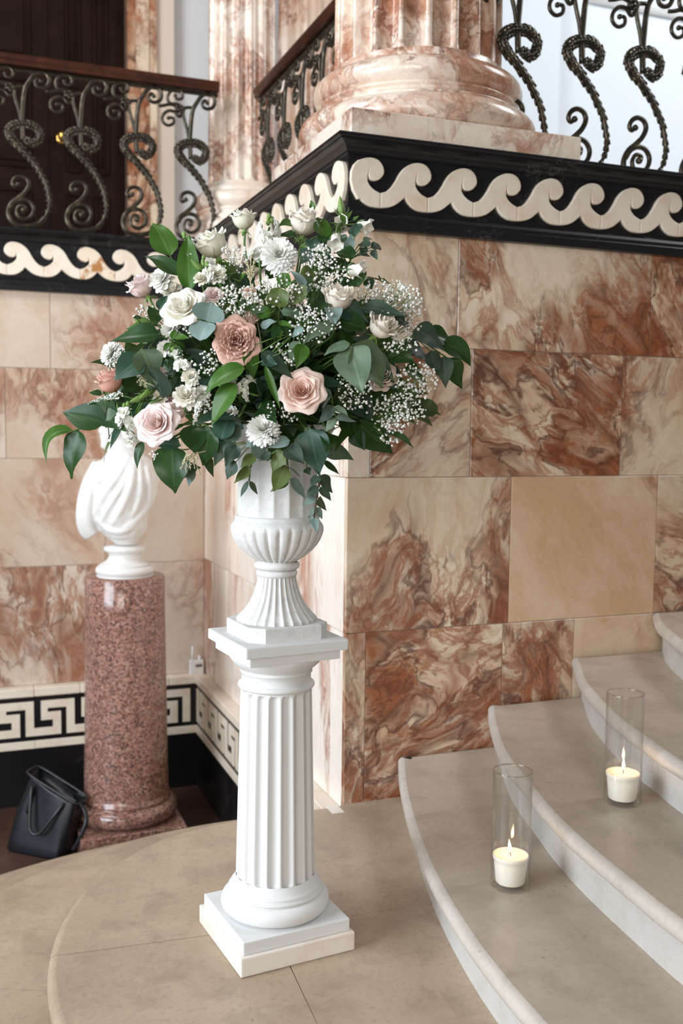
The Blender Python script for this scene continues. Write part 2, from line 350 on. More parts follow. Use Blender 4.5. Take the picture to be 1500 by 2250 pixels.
def emit(name, col, s):
    m, nt, N, L, B = mat_new(name); e = nd(nt, 'ShaderNodeEmission'); e.inputs[0].default_value = (*col, 1); e.inputs[1].default_value = s
    L.new(e.outputs[0], N['Material Output'].inputs[0]); return m
M["flame"] = emit("candle_flame", (1, .60, .27), 70)
def glass():
    m, nt, N, L, B = mat_new('clear_glass')
    lw = nd(nt, 'ShaderNodeLayerWeight'); lw.inputs[0].default_value = .5; fc = lw.outputs['Facing']
    t = nd(nt, 'ShaderNodeBsdfTransparent'); L.new(mixc(nt, ramp(nt, fc, [(.82, 0.), (1., 1.)]).outputs[0], (.985, .985, .98), (.50, .48, .46)), t.inputs[0])
    g = nd(nt, 'ShaderNodeBsdfGlossy'); g.inputs['Roughness'].default_value = .03
    fac = math_(nt, 'ADD', .045, math_(nt, 'MULTIPLY', math_(nt, 'POWER', fc, 4.), .75))
    mx = nd(nt, 'ShaderNodeMixShader'); L.new(fac, mx.inputs[0]); L.new(t.outputs[0], mx.inputs[1]); L.new(g.outputs[0], mx.inputs[2])
    L.new(mx.outputs[0], N['Material Output'].inputs[0]); return m
M['glass'] = glass()
def rimglass():
    m, nt, N, L, B = mat_new('glass_rim'); B.inputs['Transmission Weight'].default_value = 1; B.inputs['Roughness'].default_value = .02; B.inputs['IOR'].default_value = 1.45
    B.inputs['Base Color'].default_value = (.9, .9, .9, 1); return m
M['glass_rim'] = rimglass()

# ================================================================== STRUCTURE
D = 2.09                       # back wall plane
CT = 2.2534                    # top of the black cornice = landing level
ZB = 1.957                     # underside of the cornice
J1, J2, J3 = 1.583, 1.134, .600
LOW = -.626
def struct(name, label=None):
    o = thing(name, label, None, (0, 0, 0), kind='structure'); return o
# ---- stair-side wall (plane y=0, facing -y)
wr = struct('wall_right', 'stair side wall of rust veined cream marble slabs')
obj('core', box(.024, 2.9, .004, .3, -.2, 2.2), M['grout'], wr, False)
def slab_r(x0, x1, z0, z1, vein, wash, ang=None):
    g = .0011; x0 += random.uniform(0, .0004)
    obj('slab', box(x0+g, x1-g, random.uniform(-.0006, .0006), .024, z0+g, z1-g, .0016), M['marble'], wr, False, color=(vein, wash, ang if ang is not None else random.random(), 1))
for a in [(0, .406, J1, ZB+.02, .50, .40, .1), (.406, 1.218, J1, ZB+.02, .38, .10, .12), (1.218, 2.1, J1, ZB+.02, 1.15, .6, .15), (2.1, 2.9, J1, ZB+.02, .5, .4),
          (0, .084, J2, J1, .15, .2, .1), (.084, .467, J2, J1, .88, .35, .72), (.467, 1.102, J2, J1, .85, .35, .30), (1.102, 1.9, J2, J1, .45, .35, .8), (1.9, 2.9, J2, J1, .55, .4),
          (0, .637, J3, J2, .62, .30, .95), (.637, 1.281, J3, J2, .14, 1.05, .25), (1.281, 2.0, J3, J2, .35, .5, .4), (2.0, 2.9, J3, J2, .5, .5),
          (0, .078, -.05, J3, .62, .2, 0), (.078, .617, -.05, J3, 1.12, .45, .65), (.617, .921, .05, J3, .58, .35, .12), (.921, 1.45, .2, J3, .25, .80, .3), (1.45, 2.9, .3, J3, .5, .5)]:
    slab_r(*a)
# ---- return wall (plane x=0, facing -x)
wl = struct('wall_left', 'narrow return wall of pale streaked marble slabs')
obj('core', box(.004, .3, .03, D+.2, LOW-.05, 2.2), M['grout'], wl, False)
for (y0, y1, z0, z1, v, w) in [(.024, .80, J1, ZB+.02, .4, .4), (.80, D, J1, ZB+.02, .5, .4), (.024, .12, J2, J1, .3, .3), (.12, 1.1, J2, J1, .45, .5), (1.1, D, J2, J1, .5, .5),
                               (.024, .70, J3, J2, .45, .3), (.70, 1.45, J3, J2, .5, .4), (1.45, D, J3, J2, .4, .7), (.024, .14, -.02, J3, .5, .3), (.14, .95, -.02, J3, .42, .2), (.95, 1.62, -.02, J3, .6, .4), (1.62, D, -.02, J3, .5, .3)]:
    g = .0011; obj('slab', box(random.uniform(-.0006, .0006), .03, y0+g, y1-g, z0+g, z1-g, .0016), M['marble_vert'], wl, False, color=(v, w, 0, 1))
# ---- back wall (plane y=D, facing -y)
wb = struct('wall_back', 'rear wall of pink and tan marble slabs behind the bust')
obj('core', box(-3.2, .1, D+.004, D+.3, LOW-.05, 2.2), M['grout'], wb, False)
for (x0, x1, z0, z1, v, w) in [(-3.2, -1.9, J1, ZB+.02, .4, .5), (-1.9, -.78, J1, ZB+.02, .45, .6), (-.78, 0, J1, ZB+.02, .4, .55),
                               (-3.2, -1.6, J2, J1, .4, .6), (-1.6, -.998, J2, J1, .4, .5), (-.998, -.12, J2, J1, .38, .8), (-.12, 0, J2, J1, .4, .6),
                               (-3.2, -1.3, J3-.012, J2, .3, .6), (-1.3, -.52, J3-.012, J2, .42, .85), (-.52, 0, J3-.012, J2, .4, .7),
                               (-3.2, -1.2, -.02, J3-.012, .6, .3), (-1.2, -.40, -.02, J3-.012, .95, .2), (-.40, 0, -.02, J3-.012, .4, .4)]:
    g = .0012; obj('slab', box(x0+g, x1-g, D+random.uniform(-.0006, .0006), D+.03, z0+g, z1-g, .0016), M['marble_back'], wb, False, color=(v, w, random.choice((.15, .2, .85, .05)), 1))
# ---- cornices with running-wave inlay
PROF = [(-.03, ZB), (.028, ZB), (.030, ZB+.004), (.030, ZB+.028), (.024, ZB+.033), (.024, ZB+.045), (.020, ZB+.055), (.012, ZB+.062), (.010, 2.196), (.018, 2.199), (.019, 2.206),
        (.022, 2.210), (.026, 2.219), (.034, 2.227), (.046, 2.232), (.052, 2.233), (.053, 2.238), (.060, 2.239), (.0635, 2.242), (.0635, CT-.003), (.0605, CT), (-.03, CT)]
def cornice(par, A, B, nrm, m0, m1):
    """block from A to B (xy), nrm outward; m0/m1: mitre factor along the run at each end"""
    A, B, n = Vector(A), Vector(B), Vector(nrm); d = (B-A).normalized(); V, F = [], []
    for e, mm in ((A, -m0), (B, m1)):
        for (o, z) in PROF: p = e + n*o + d*(o*mm); V.append((p.x, p.y, z))
    k = len(PROF)
    for i in range(k): F.append((i, (i+1) % k, k+(i+1) % k, k+i))
    F.append(tuple(range(k))); F.append(tuple(range(2*k-1, k-1, -1)))
    bm = bmesh.new(); vs = [bm.verts.new(v) for v in V]
    for f in F: bm.faces.new([vs[i] for i in f])
    bmesh.ops.recalc_face_normals(bm, faces=bm.faces)
    return obj('cornice_block', bmout(bm), M['black'], par, False)
WT = [(770, 1165), (850, 1140), (895, 1095), (930, 1050), (980, 960), (1005, 900), (1030, 850), (1060, 805), (1090, 770), (1130, 738), (1170, 715), (1220, 698), (1270, 693), (1320, 702), (1360, 720), (1395, 752), (1420, 790), (1438, 835), (1447, 880), (1446, 920), (1436, 958), (1400, 1010), (1370, 1030), (1340, 1040), (1310, 1040), (1280, 1030), (1258, 1010), (1246, 980), (1243, 950), (1246, 915), (1238, 950), (1233, 985), (1235, 1050), (1250, 1088), (1270, 1120), (1298, 1153), (1330, 1180), (1365, 1202), (1400, 1220)]
WBm = [(1410, 1445), (1345, 1440), (1280, 1425), (1235, 1400), (1190, 1365), (1150, 1320), (1120, 1275), (1096, 1228), (1060, 1262), (1000, 1320), (955, 1352), (900, 1375), (840, 1387), (775, 1390)]
def wnorm(p): s = p[0]-770; return (s/630, (-(p[1]-1165-s*.0873)+224)/740)
WAVE = [wnorm(p) for p in WT+WBm]; WAVE[len(WT)] = (1.0, WAVE[len(WT)][1]); WAVE[-1] = (0., WAVE[-1][1]); WAVE[len(WT)-1] = (1., WAVE[0][1])
P_W = .1735; ZW0, ZW1 = 2.030, 2.190
def wave_mesh(per, start=False):
    pts = WAVE
    if start:    # first unit at the outer corner begins with a free rounded C instead of a joint
        c = [(p[0], p[1]) for p in WT[10:]]; q = [wnorm(p) for p in c]
        left = [(q[0][0]-.10, q[0][1]-.04), (q[0][0]-.18, q[0][1]-.13), (q[0][0]-.235, q[0][1]-.27), (q[0][0]-.245, q[0][1]-.45), (q[0][0]-.20, q[0][1]-.65), (q[0][0]-.10, q[0][1]-.82)]
        b = [wnorm(p) for p in WBm[:6]]; pts = q + b + [(p[0], p[1]) for p in reversed(left)]
        pts[len(q)-1] = (1., WAVE[0][1]); pts[len(q)] = (1., WAVE[len(WT)][1])
    g = .0006/per
    return prism([((g if x == 0. else (1-g if x == 1. else x))*per, ZW0+y*(ZW1-ZW0)) for x, y in pts], -.006, .015, .0030)
def waves(par, origin, d, n, count, start=True, s0=0.):
    o, d, n = Vector((*origin, 0)), Vector((*d, 0)), Vector((*n, 0))
    for k in range(count):
        vf = wave_mesh(P_W, start and k == 0)
        vv = [o + d*(s0+k*P_W+p[0]) + Vector((0, 0, p[1])) + n*(p[2]+.010) for p in vf[0]]
        me = obj('wave_scroll', (vv, vf[1]), M['ivory'], par, True)
        for pl in me.data.polygons: pl.use_smooth = False
t1 = struct('trim_1', 'black marble cornice with ivory wave scrolls above the stairs')
for (a, b, m0) in [(0, .07, 1), (.0706, .85, 0), (.8506, 1.75, 0), (1.7506, 2.9, 0)]: cornice(t1, (a, 0), (b, 0), (0, -1), m0, 0)
waves(t1, (0, 0), (1, 0), (0, -1), 15, True, -.075)
t2 = struct('trim_2', 'black marble cornice with ivory wave scrolls on the return wall')
for (a, b, m0, m1) in [(0, .62, 1, 0), (.6206, 1.4, 0, 0), (1.4006, D, 0, -1)]: cornice(t2, (0, a), (0, b), (-1, 0), m0, m1)
waves(t2, (0, 0), (0, 1), (-1, 0), 12, True, -.075)
t3 = struct('trim_3', 'black marble cornice with ivory wave scrolls on the rear wall')
for (a, b, m0, m1) in [(0, -1.3, -1, 0), (-1.3006, -3.2, 0, 0)]: cornice(t3, (a, D), (b, D), (0, -1), m0, m1)
waves(t3, (0, D), (-1, 0), (0, -1), 16, False, .1135)
st3 = [o for o in t3.children if o.name.startswith('wave_scroll')][2]; st3.data.materials[0] = M['ivory_stain']; st3['label'] = 'rust stained ivory wave scroll'
# ---- plinth with meander (Greek key) on the lower walls
Q = .058
t4 = struct('trim_4', 'marble base course with black and ivory meander band on the rear wall')
t5 = struct('trim_5', 'marble base course with black and ivory meander band on the return wall')
def rail_b(par, name, z0, z1, proj, mat, cuts_b=None, cuts_l=None, bev=.002):
    for (a, b) in cuts_b or []: obj(name, box(a+.0006, b-.0006, D-proj, D+.02, z0, z1, bev), mat, par, False)
    for (a, b) in cuts_l or []: obj(name, box(-proj, .02, a+.0006, b-.0006, z0, z1, bev), mat, par, False)
cb = [(-3.2, -1.9), (-1.9, -1.35), (-1.35, -.885), (-.885, -.66), (-.66, -.2), (-.2, -.0)]; cl = [(-.0, .55), (.55, 1.1), (1.1, 1.62), (1.62, D-.064)]
rail_b(t4, 'ledge_stone', -.065, -.020, .064, M['ivory'], cuts_b=cb, bev=.004); rail_b(t5, 'ledge_stone', -.065, -.020, .064, M['ivory'], cuts_l=cl, bev=.004)
rail_b(t4, 'frieze', -.293, -.065, .052, M['black'], cuts_b=[(-3.2, 0)], bev=0); rail_b(t5, 'frieze', -.293, -.065, .052, M['black'], cuts_l=[(.02, D-.05)], bev=0)
rail_b(t4, 'strip_stone', -.333, -.293, .060, M['ivory'], cuts_b=cb[:3]+[(-.885, 0)]); rail_b(t5, 'strip_stone', -.333, -.293, .060, M['ivory'], cuts_l=[(-.0, .8), (.8, 1.5), (1.5, D-.06)])
rail_b(t4, 'base_panel', LOW-.03, -.333, .054, M['black'], cuts_b=[(-3.2, -1.6), (-1.6, -.5), (-.5, 0)], bev=.001); rail_b(t5, 'base_panel', LOW-.03, -.333, .054, M['black'], cuts_l=[(.0, .75), (.75, 1.4), (1.4, D-.05)], bev=.001)
KEY = [(0, 0), (450, 0), (450, 295), (280, 295), (280, 345), (519, 345), (519, 445), (195, 445), (195, 195), (345, 195), (345, 100), (105, 100), (105, 445), (0, 445)]
kz0, kz1, kper = -.269, -.090, .200
kv = prism([(p[0]/520*kper, kz0+p[1]/445*(kz1-kz0)) for p in KEY], -.004, .006, .001)
for k in range(-11, 5):
    x = -.9295 + k*kper
    if x+kper*.88 < -.06: obj('key_piece', ([(x+p[0], D-.052-p[2], p[1]) for p in kv[0]], [f[::-1] for f in kv[1]]), M['ivory'], t4, False)
obj('key_piece', box(-.1295, -.0895, D-.058, D-.04, kz0, kz1, .001), M['ivory'], t4, False)
for k in range(10):
    y = D-.062-k*kper
    if y-kper > .02: obj('key_piece', ([(-.052-p[2], y-p[0], p[1]) for p in kv[0]], [f[::-1] for f in kv[1]]), M['ivory'], t5, False)

# ---- floors and steps
CS = Vector((-.30, -.90))
def circ(r, a0, a1, n): return [(CS.x+r*math.cos(math.radians(a0+(a1-a0)*i/n)), CS.y+r*math.sin(math.radians(a0+(a1-a0)*i/n))) for i in range(n+1)]
lowf = struct('floor_lower', 'dark brown hall floor below the platform')
obj('floor_base', box(-6, .1, -6.5, D, LOW-.1, LOW), M['lowfloor'], lowf, False)
NOSE = [(-.05, 0), (-.022, 0), (-.012, -.002), (-.005, -.007), (-.001, -.014), (0, -.022), (-.001, -.031), (-.005, -.038), (-.011, -.043), (-.02, -.046), (-.045, -.047)]
def normals2(C):
    out = []
    for i in range(len(C)):
        a, b = C[max(i-1, 0)], C[min(i+1, len(C)-1)]; d = Vector((b[0]-a[0], b[1]-a[1])).normalized(); out.append(Vector((d.y, -d.x)))
    return out
def sweep(C, Nn, prof, z):
    V, F = [], []; k = len(prof)
    for p, n in zip(C, Nn):
        for (o, h) in prof: V.append((p[0]+n.x*o, p[1]+n.y*o, z+h))
    for i in range(len(C)-1):
        for j in range(k-1): F.append((i*k+j, i*k+j+1, (i+1)*k+j+1, (i+1)*k+j))
    return V, F
def step(par, C, back, z, rise, tread_mat, riser_mat, side=1, names=('tread', 'riser'), cuts=()):
    """C: nosing curve (ordered so that `side` gives outward normals); back: closing points of the tread"""
    C = [Vector((p[0], p[1])) for p in C]; N = [n*side for n in normals2(C)]
    i0 = 0; bounds = [i for i in cuts]+[len(C)-1]
    inner = [(c+n*NOSE[0][0]) for c, n in zip(C, N)]
    tv, tf = sweep(C, N, NOSE, z)
    poly = inner + [Vector(b) for b in back]; n0 = len(tv)
    tv = tv+[(p.x, p.y, z) for p in poly]; tf = tf+[tuple(range(n0, n0+len(poly)))]
    # wind every strip so that it faces up and out
    k = len(NOSE); a, b, c = (Vector(tv[q]) for q in (0, 1, k)); flip = (b-a).cross(c-a).z < 0
    if flip: tf = [f[::-1] for f in tf[:-1]]+[tf[-1]]
    pa = sum(poly[i].x*poly[(i+1) % len(poly)].y-poly[(i+1) % len(poly)].x*poly[i].y for i in range(len(poly)))
    if pa < 0: tf[-1] = tf[-1][::-1]
    bm = bmesh.new(); vs = [bm.verts.new(v) for v in tv]
    for f in tf: bm.faces.new([vs[i] for i in f])
    bmesh.ops.triangulate(bm, faces=[f for f in bm.faces if len(f.verts) > 4])
    o = obj(names[0], bmout(bm), tread_mat, par, True)
    for pl in o.data.polygons: pl.use_smooth = pl.normal.z < .999
    if tread_mat is M['lime_step']:      # window light on the nosing, painted as a paler edge colour
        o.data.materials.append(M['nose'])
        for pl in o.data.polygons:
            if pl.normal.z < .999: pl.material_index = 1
    if riser_mat: obj(names[1], sweep(C, N, [(-.040, -.040), (-.040, -rise-.01)], z), riser_mat, par, True)
    return C, N
plat = struct('floor', 'pale limestone half landing with rounded edge under the pedestal')
lows = struct('floor_step', 'curved pale limestone steps leading down from the half landing')
# lower steps: -.45, -.30, -.15
for r, z in ((1.94, -.45), (1.60, -.30)):
    C = [p for p in circ(r, 80, 262, 60) if p[0] < -.066 or p[1] < 0]; step(lows, C, [(-.066, C[-1][1])], z, .16, M['lime'], M['lime'], 1)
C = [p for p in circ(1.27, 79, 262, 90) if p[0] < -.066 or p[1] < 0]
step(lows, C[:38], [(CS.x, CS.y), (-.066, CS.y), (-.066, C[0][1])], -.15, .16, M['lime'], M['lime'], 1)
step(lows, C[37:], [(CS.x, CS.y)], -.1504, .16, M['lime'], M['lime'], 1)
# platform
PC = spline([(-.064, .004), (-.22, .006), (-.374, -.003), (-.476, -.012), (-.588, -.043), (-.684, -.092), (-.798, -.193), (-.892, -.304), (-.954, -.414), (-1.001, -.532), (-1.031, -.644), (-1.049, -.75), (-1.056, -.872), (-1.05, -.985), (-1.03, -1.12), (-.985, -1.28), (-.90, -1.5), (-.76, -1.75), (-.55, -2.0), (-.2, -2.25), (.3, -2.4)], 5)
PC = [Vector((p[0], p[1])) for p in PC]
yj = -.676
ia = min(range(len(PC)), key=lambda i: (PC[i]-Vector((-1.037, -.676))).length)
jr = (.9, -.83)
step(plat, PC[:ia+1], [jr, (.9, .004), (.0, .004)], 0, .16, M['lime'], M['lime'], 1, ('paving_slab', 'riser'))
def lineY(x): return -.676+(x+1.037)/(.9+1.037)*(-.83+.676)
ib = min(range(len(PC)), key=lambda i: (PC[i]-Vector((-.60, -1.95))).length)
step(plat, PC[ia:ib+1], [(-.484, lineY(-.484)-.0032)], -.0006, .16, M['lime'], M['lime'], 1, ('paving_slab', 'riser'))
step(plat, PC[ib:], [(.9, -2.4), (.9, jr[1]-.0032), (-.4812, lineY(-.484)-.0032)], -.0003, .16, M['lime'], M['lime'], 1, ('paving_slab', 'riser'))
obj('corner_inlay', box(-.064, -.02, -.066, .004, -.04, .0008, .0005), M['pale'], plat, False)
obj('bed', prism([(p.x+.03*(1 if p.x < -.9 else .5), p.y-.012) for p in PC]+[(.9, -2.4), (.9, -.02)], -.14, -.004), M['grout'], plat, False)
# main stair
st = struct('floor_stair', 'wide curved limestone steps rising beside the marble wall')
S1 = [(.205, -.004), (.193, -.03), (.106, -.234), (.013, -.489), (-.062, -.725), (-.115, -.93), (-.156, -1.135), (-.181, -1.315), (-.195, -1.5), (-.20, -1.75), (-.17, -2.1), (-.10, -2.6)]
S2 = [(.56, -.004), (.474, -.165), (.359, -.416), (.305, -.57), (.262, -.725), (.202, -.95), (.166, -1.148), (.141, -1.363), (.125, -1.54), (.12, -1.8), (.14, -2.1), (.2, -2.6)]
S3 = [(.912, -.004), (.842, -.128), (.742, -.304), (.655, -.508), (.578, -.72), (.53, -.91), (.49, -1.085), (.46, -1.3), (.445, -1.6), (.46, -2.0), (.52, -2.6)]
S4 = [(1.275, -.004), (1.157, -.177), (1.045, -.40), (.95, -.62), (.87, -.86), (.81, -1.15), (.78, -1.5), (.79, -2.0), (.85, -2.6)]
S5 = [(1.62, -.004), (1.51, -.18), (1.40, -.40), (1.30, -.62), (1.22, -.86), (1.15, -1.15), (1.11, -1.5), (1.11, -2.0), (1.16, -2.6)]
for i, S in enumerate((S1, S2, S3, S4, S5)):
    z = .15*(i+1)+(.003 if i in (1, 2, 3) else 0)
    C = [Vector((p[0], p[1])) for p in spline([(a, b, 0) for a, b in S], 5)]
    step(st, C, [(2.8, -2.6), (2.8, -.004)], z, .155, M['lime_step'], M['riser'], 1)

# ---- landing above
lf = struct('floor_landing', 'upper landing floor behind the balustrades')
obj('landing_slab', prism([(.0, .0), (5.2, 0), (5.2, 4.4), (-3.2, 4.4), (-3.2, D), (0, D)], 2.17, CT-.004), M['pale'], lf, False)
bw = struct('wall_landing_back', 'pale grey upper wall behind the small column')
obj('plaster', box(.244, 1.9, 4.12, 4.3, CT-.01, 5.6), M['greywall'], bw, False)
obj('stone_return', box(.116, .244, 4.02, 4.3, CT-.01, 5.6, .003), M['beige'], bw, False)
bp = struct('trim_6', 'rust veined marble door surround on the upper landing')
obj('jamb', box(-.087, .116, 3.98, 4.3, CT-.01, 5.6, .006), M['marble'], bp, False, color=(.75, .5, 0, 1))
obj('jamb_fillet', box(-.03, .06, 3.968, 3.99, CT-.01, 5.6, .004), M['marble'], bp, False, color=(.7, .5, 0, 1))
rw = struct('wall_landing_right', 'pale blue white upper wall behind the right balustrade')
obj('plaster', box(2.434, 5.2, 2.62, 2.8, CT-.01, 5.6), M['bluewall'], rw, False)
obj('pier', box(1.85, 2.434, 2.56, 2.8, CT-.01, 5.6, .004), M['bluewall'], rw, False)
obj('moulding', tube([(2.66, 2.6, 4.10), (5.2, 2.6, 4.10)], .022, 10), M['greywall'], rw)
# double door
door = struct('door_1', 'dark mahogany panelled door behind the rear balustrade')
DY = 4.06
def leaf(x0, x1):
    d = obj('door_leaf', box(x0, x1, DY, DY+.05, CT, 5.4, .003), M['door'], door, False)
    st_ = .12; zs = [(CT+.16, CT+.62), (CT+.78, CT+1.34), (CT+1.48, CT+2.1), (CT+2.24, CT+2.9)]; xm = (x0+x1)/2
    for (za, zb) in zs:
        for (a, b) in ((x0+st_, xm-.05), (xm+.05, x1-st_)):
            P = [(a, DY-.002, za), (b, DY-.002, za), (b, DY-.002, zb), (a, DY-.002, zb), (a, DY-.002, za)]
            obj('panel_moulding', join(*[tube([P[i], P[i+1]], .014, 6) for i in range(4)]), M['door'], d, False)
            obj('panel', box(a+.03, b-.03, DY-.012, DY+.01, za+.03, zb-.03, .008), M['door'], d, False)
    return d
leaf(-.60, -.095); lf2 = leaf(-1.55, -.604); leaf(-2.5, -1.554)
k = onY(137, 298, DY-.06)
knob = obj('door_knob', join(ball(k, .034, 3), tube([k, (k.x, DY, k.z)], .012, 10), ball((k.x, DY, k.z), .04, 2, (1, .2, 1))), M['brass'], door, label='round brass door knob')

# ================================================================== COLUMNS ABOVE
def fluted(r0, r1, z0, z1, c, nfl=20, depth=.035, n=240, zs=None, end=.05):
    prof = []
    for i in range(27):
        t = i/26; z = z0+(z1-z0)*t; prof.append((r0+(r1-r0)*t, z))
    ex = [z0+end*q for q in (.15, .3, .45, .6, .75, .9, 1.0)]
    prof += [(r0+(r1-r0)*(z-z0)/(z1-z0), z) for z in ex] + [(r0+(r1-r0)*(z1-z-0+z0-z0)/(z1-z0), z1-(z-z0)) for z in ex]
    prof.sort(key=lambda p: p[1])
    prof = [(r0+(r1-r0)*(z-z0)/(z1-z0), z) for _, z in prof]
    def rf(r, z, t, i):
        a = (t*nfl/(2*PI)) % 1.0; x = abs(a-.5)/.41
        e = min(z-z0, z1-z)/end
        s = 1.0 if e >= 1 else (math.sqrt(max(0, 1-(1-e)**2)) if e > 0 else 0)
        if x >= 1 or s <= 0: return r
        x2 = x/s if s < 1 else x
        return r if x2 >= 1 else r-depth*r*math.sqrt(1-x2*x2)*min(1, .25+s)
    return lathe(prof, c, n, rf)
def torus_prof(r, zc, h, n=9):   # half-round bulge of height 2h, outermost radius r
    return [(r-h+h*math.cos(a), zc+h*math.sin(a)) for a in [(-PI/2+PI*i/n) for i in range(n+1)]]
BC = (.445, .445)
bc = thing('marble_column', 'large fluted marble column on the corner of the black cornice', 'column', (BC[0], BC[1], CT))
obj('plinth', box(0, .89, 0, .89, CT, 2.352, .004), M['marble_col'], bc, False, color=(.42, .15, .8, 1))
obj('base', lathe([(.40, 2.352)]+torus_prof(.452, 2.405, .053)+[(.404, 2.460), (.404, 2.468), (.385, 2.473), (.366, 2.482), (.362, 2.490), (.372, 2.496), (.380, 2.500), (.380, 2.506)]
    + torus_prof(.398, 2.553, .047)+[(.345, 2.601), (.340, 2.606), (.326, 2.611), (.3195, 2.622), (.319, 2.64)], BC, 96), M['marble_col'], bc, color=(.76, .4, .3, 1))
obj('shaft', fluted(.3185, .300, 2.622, 5.4, BC, 20, .15, 240, end=.055), M['marble_col'], bc, color=(.74, .5, 0, 1))
SCc = (.272, 2.345)
sc_ = thing('marble_column', 'slim fluted marble column at the inner corner between two balustrades', 'column', (SCc[0], SCc[1], CT))
obj('plinth', box(SCc[0]-.31, SCc[0]+.31, SCc[1]-.31, SCc[1]+.31, CT, 2.30, .004), M['pale'], sc_, False)
obj('base', lathe([(.25, 2.30)]+torus_prof(.305, 2.355, .055)+[(.268, 2.415), (.268, 2.425), (.240, 2.44), (.236, 2.452), (.246, 2.46), (.25, 2.468)]
    + torus_prof(.262, 2.52, .045)+[(.215, 2.57), (.215, 2.585), (.195, 2.60), (.187, 2.62)], SCc, 72), M['marble_col'], sc_, color=(.5, .5, 0, 1))
obj('shaft', fluted(.186, .176, 2.615, 5.4, SCc, 16, .15, 160, end=.05), M['marble_col'], sc_, color=(.68, .55, 0, 1))
FC = (1.28, 3.75)
fc = thing('marble_column', 'far fluted marble column half hidden behind the corner column', 'column', (FC[0], FC[1], CT))
obj('base', lathe([(.42, CT)]+torus_prof(.46, CT+.06, .06)+torus_prof(.43, CT+.18, .05)+[(.37, CT+.25)], FC, 64), M['marble_col'], fc, color=(.7, .7, 0, 1))
obj('shaft', fluted(.36, .34, CT+.24, 5.4, FC, 18, .15, 180, end=.08), M['marble_col'], fc, color=(.8, .9, 0, 1))

# ================================================================== BALUSTRADES
def c2(x, y): return (x*.2488, 100+y*.2488)
S0 = onY(*c2(720, 850), D+.05).x
def tr(pts):
    out = []
    for p in pts: q = onY(*c2(*p), D+.05); out.append((q.x-S0, q.z))
    return out
U_ = abs(tr([(100, 900), (200, 900)])[1][0]-tr([(100, 900), (200, 900)])[0][0])/100
T_S = tr([(668, 1275), (640, 1290), (622, 1262), (642, 1222), (690, 1203), (742, 1225), (762, 1275), (735, 1335), (680, 1385), (620, 1430), (588, 1490), (590, 1550), (625, 1605), (690, 1630), (770, 1632), (850, 1608), (905, 1555)])
T_L = tr([(600, 1480), (640, 1425), (700, 1402), (765, 1420), (802, 1480), (785, 1545), (730, 1575), (672, 1550), (658, 1500), (685, 1458), (730, 1465), (730, 1500)])
T_A = tr([(890, 1575), (935, 1480), (935, 1390), (910, 1280), (865, 1180), (800, 1080), (725, 990), (650, 915), (605, 855), (600, 800), (640, 765), (700, 752), (760, 755), (820, 780), (858, 830), (845, 890), (800, 918), (758, 900)])
T_Y = tr([(715, 900), (706, 740), (712, 620), (720, 520), (735, 440), (770, 380), (815, 320), (870, 300), (920, 325), (940, 375), (920, 425), (875, 440), (835, 425), (820, 390), (845, 362), (872, 380)])
T_Z = tr([(704, 760), (682, 640), (655, 550), (640, 480), (655, 430), (720, 425)])
T_1 = tr([(640, 480), (600, 505), (560, 462), (500, 452), (450, 490), (445, 545), (490, 585), (545, 570), (550, 525), (512, 512)])
T_2 = tr([(655, 440), (590, 400), (510, 385), (488, 330), (520, 275), (575, 258), (625, 285), (628, 340), (585, 350), (560, 325)])
T_3 = tr([(650, 440), (590, 420), (520, 395), (450, 405), (405, 408)])
BALLS = [(tr([(672, 1272)])[0], 24), (tr([(716, 1496)])[0], 27), (tr([(500, 520)])[0], 20), (tr([(563, 316)])[0], 20), (tr([(868, 384)])[0], 22)]
ROS = tr([(600, 440)])[0]
def b3(p, y=0): return Vector((p[0], y, p[1]))
def bar(T, r0, r1, n=5, y=0):
    P = spline([b3(p, y) for p in T], n); return tube(P, lambda t: (r0+(r1-r0)*t)*U_, 8, .95, (0, 1, 0))
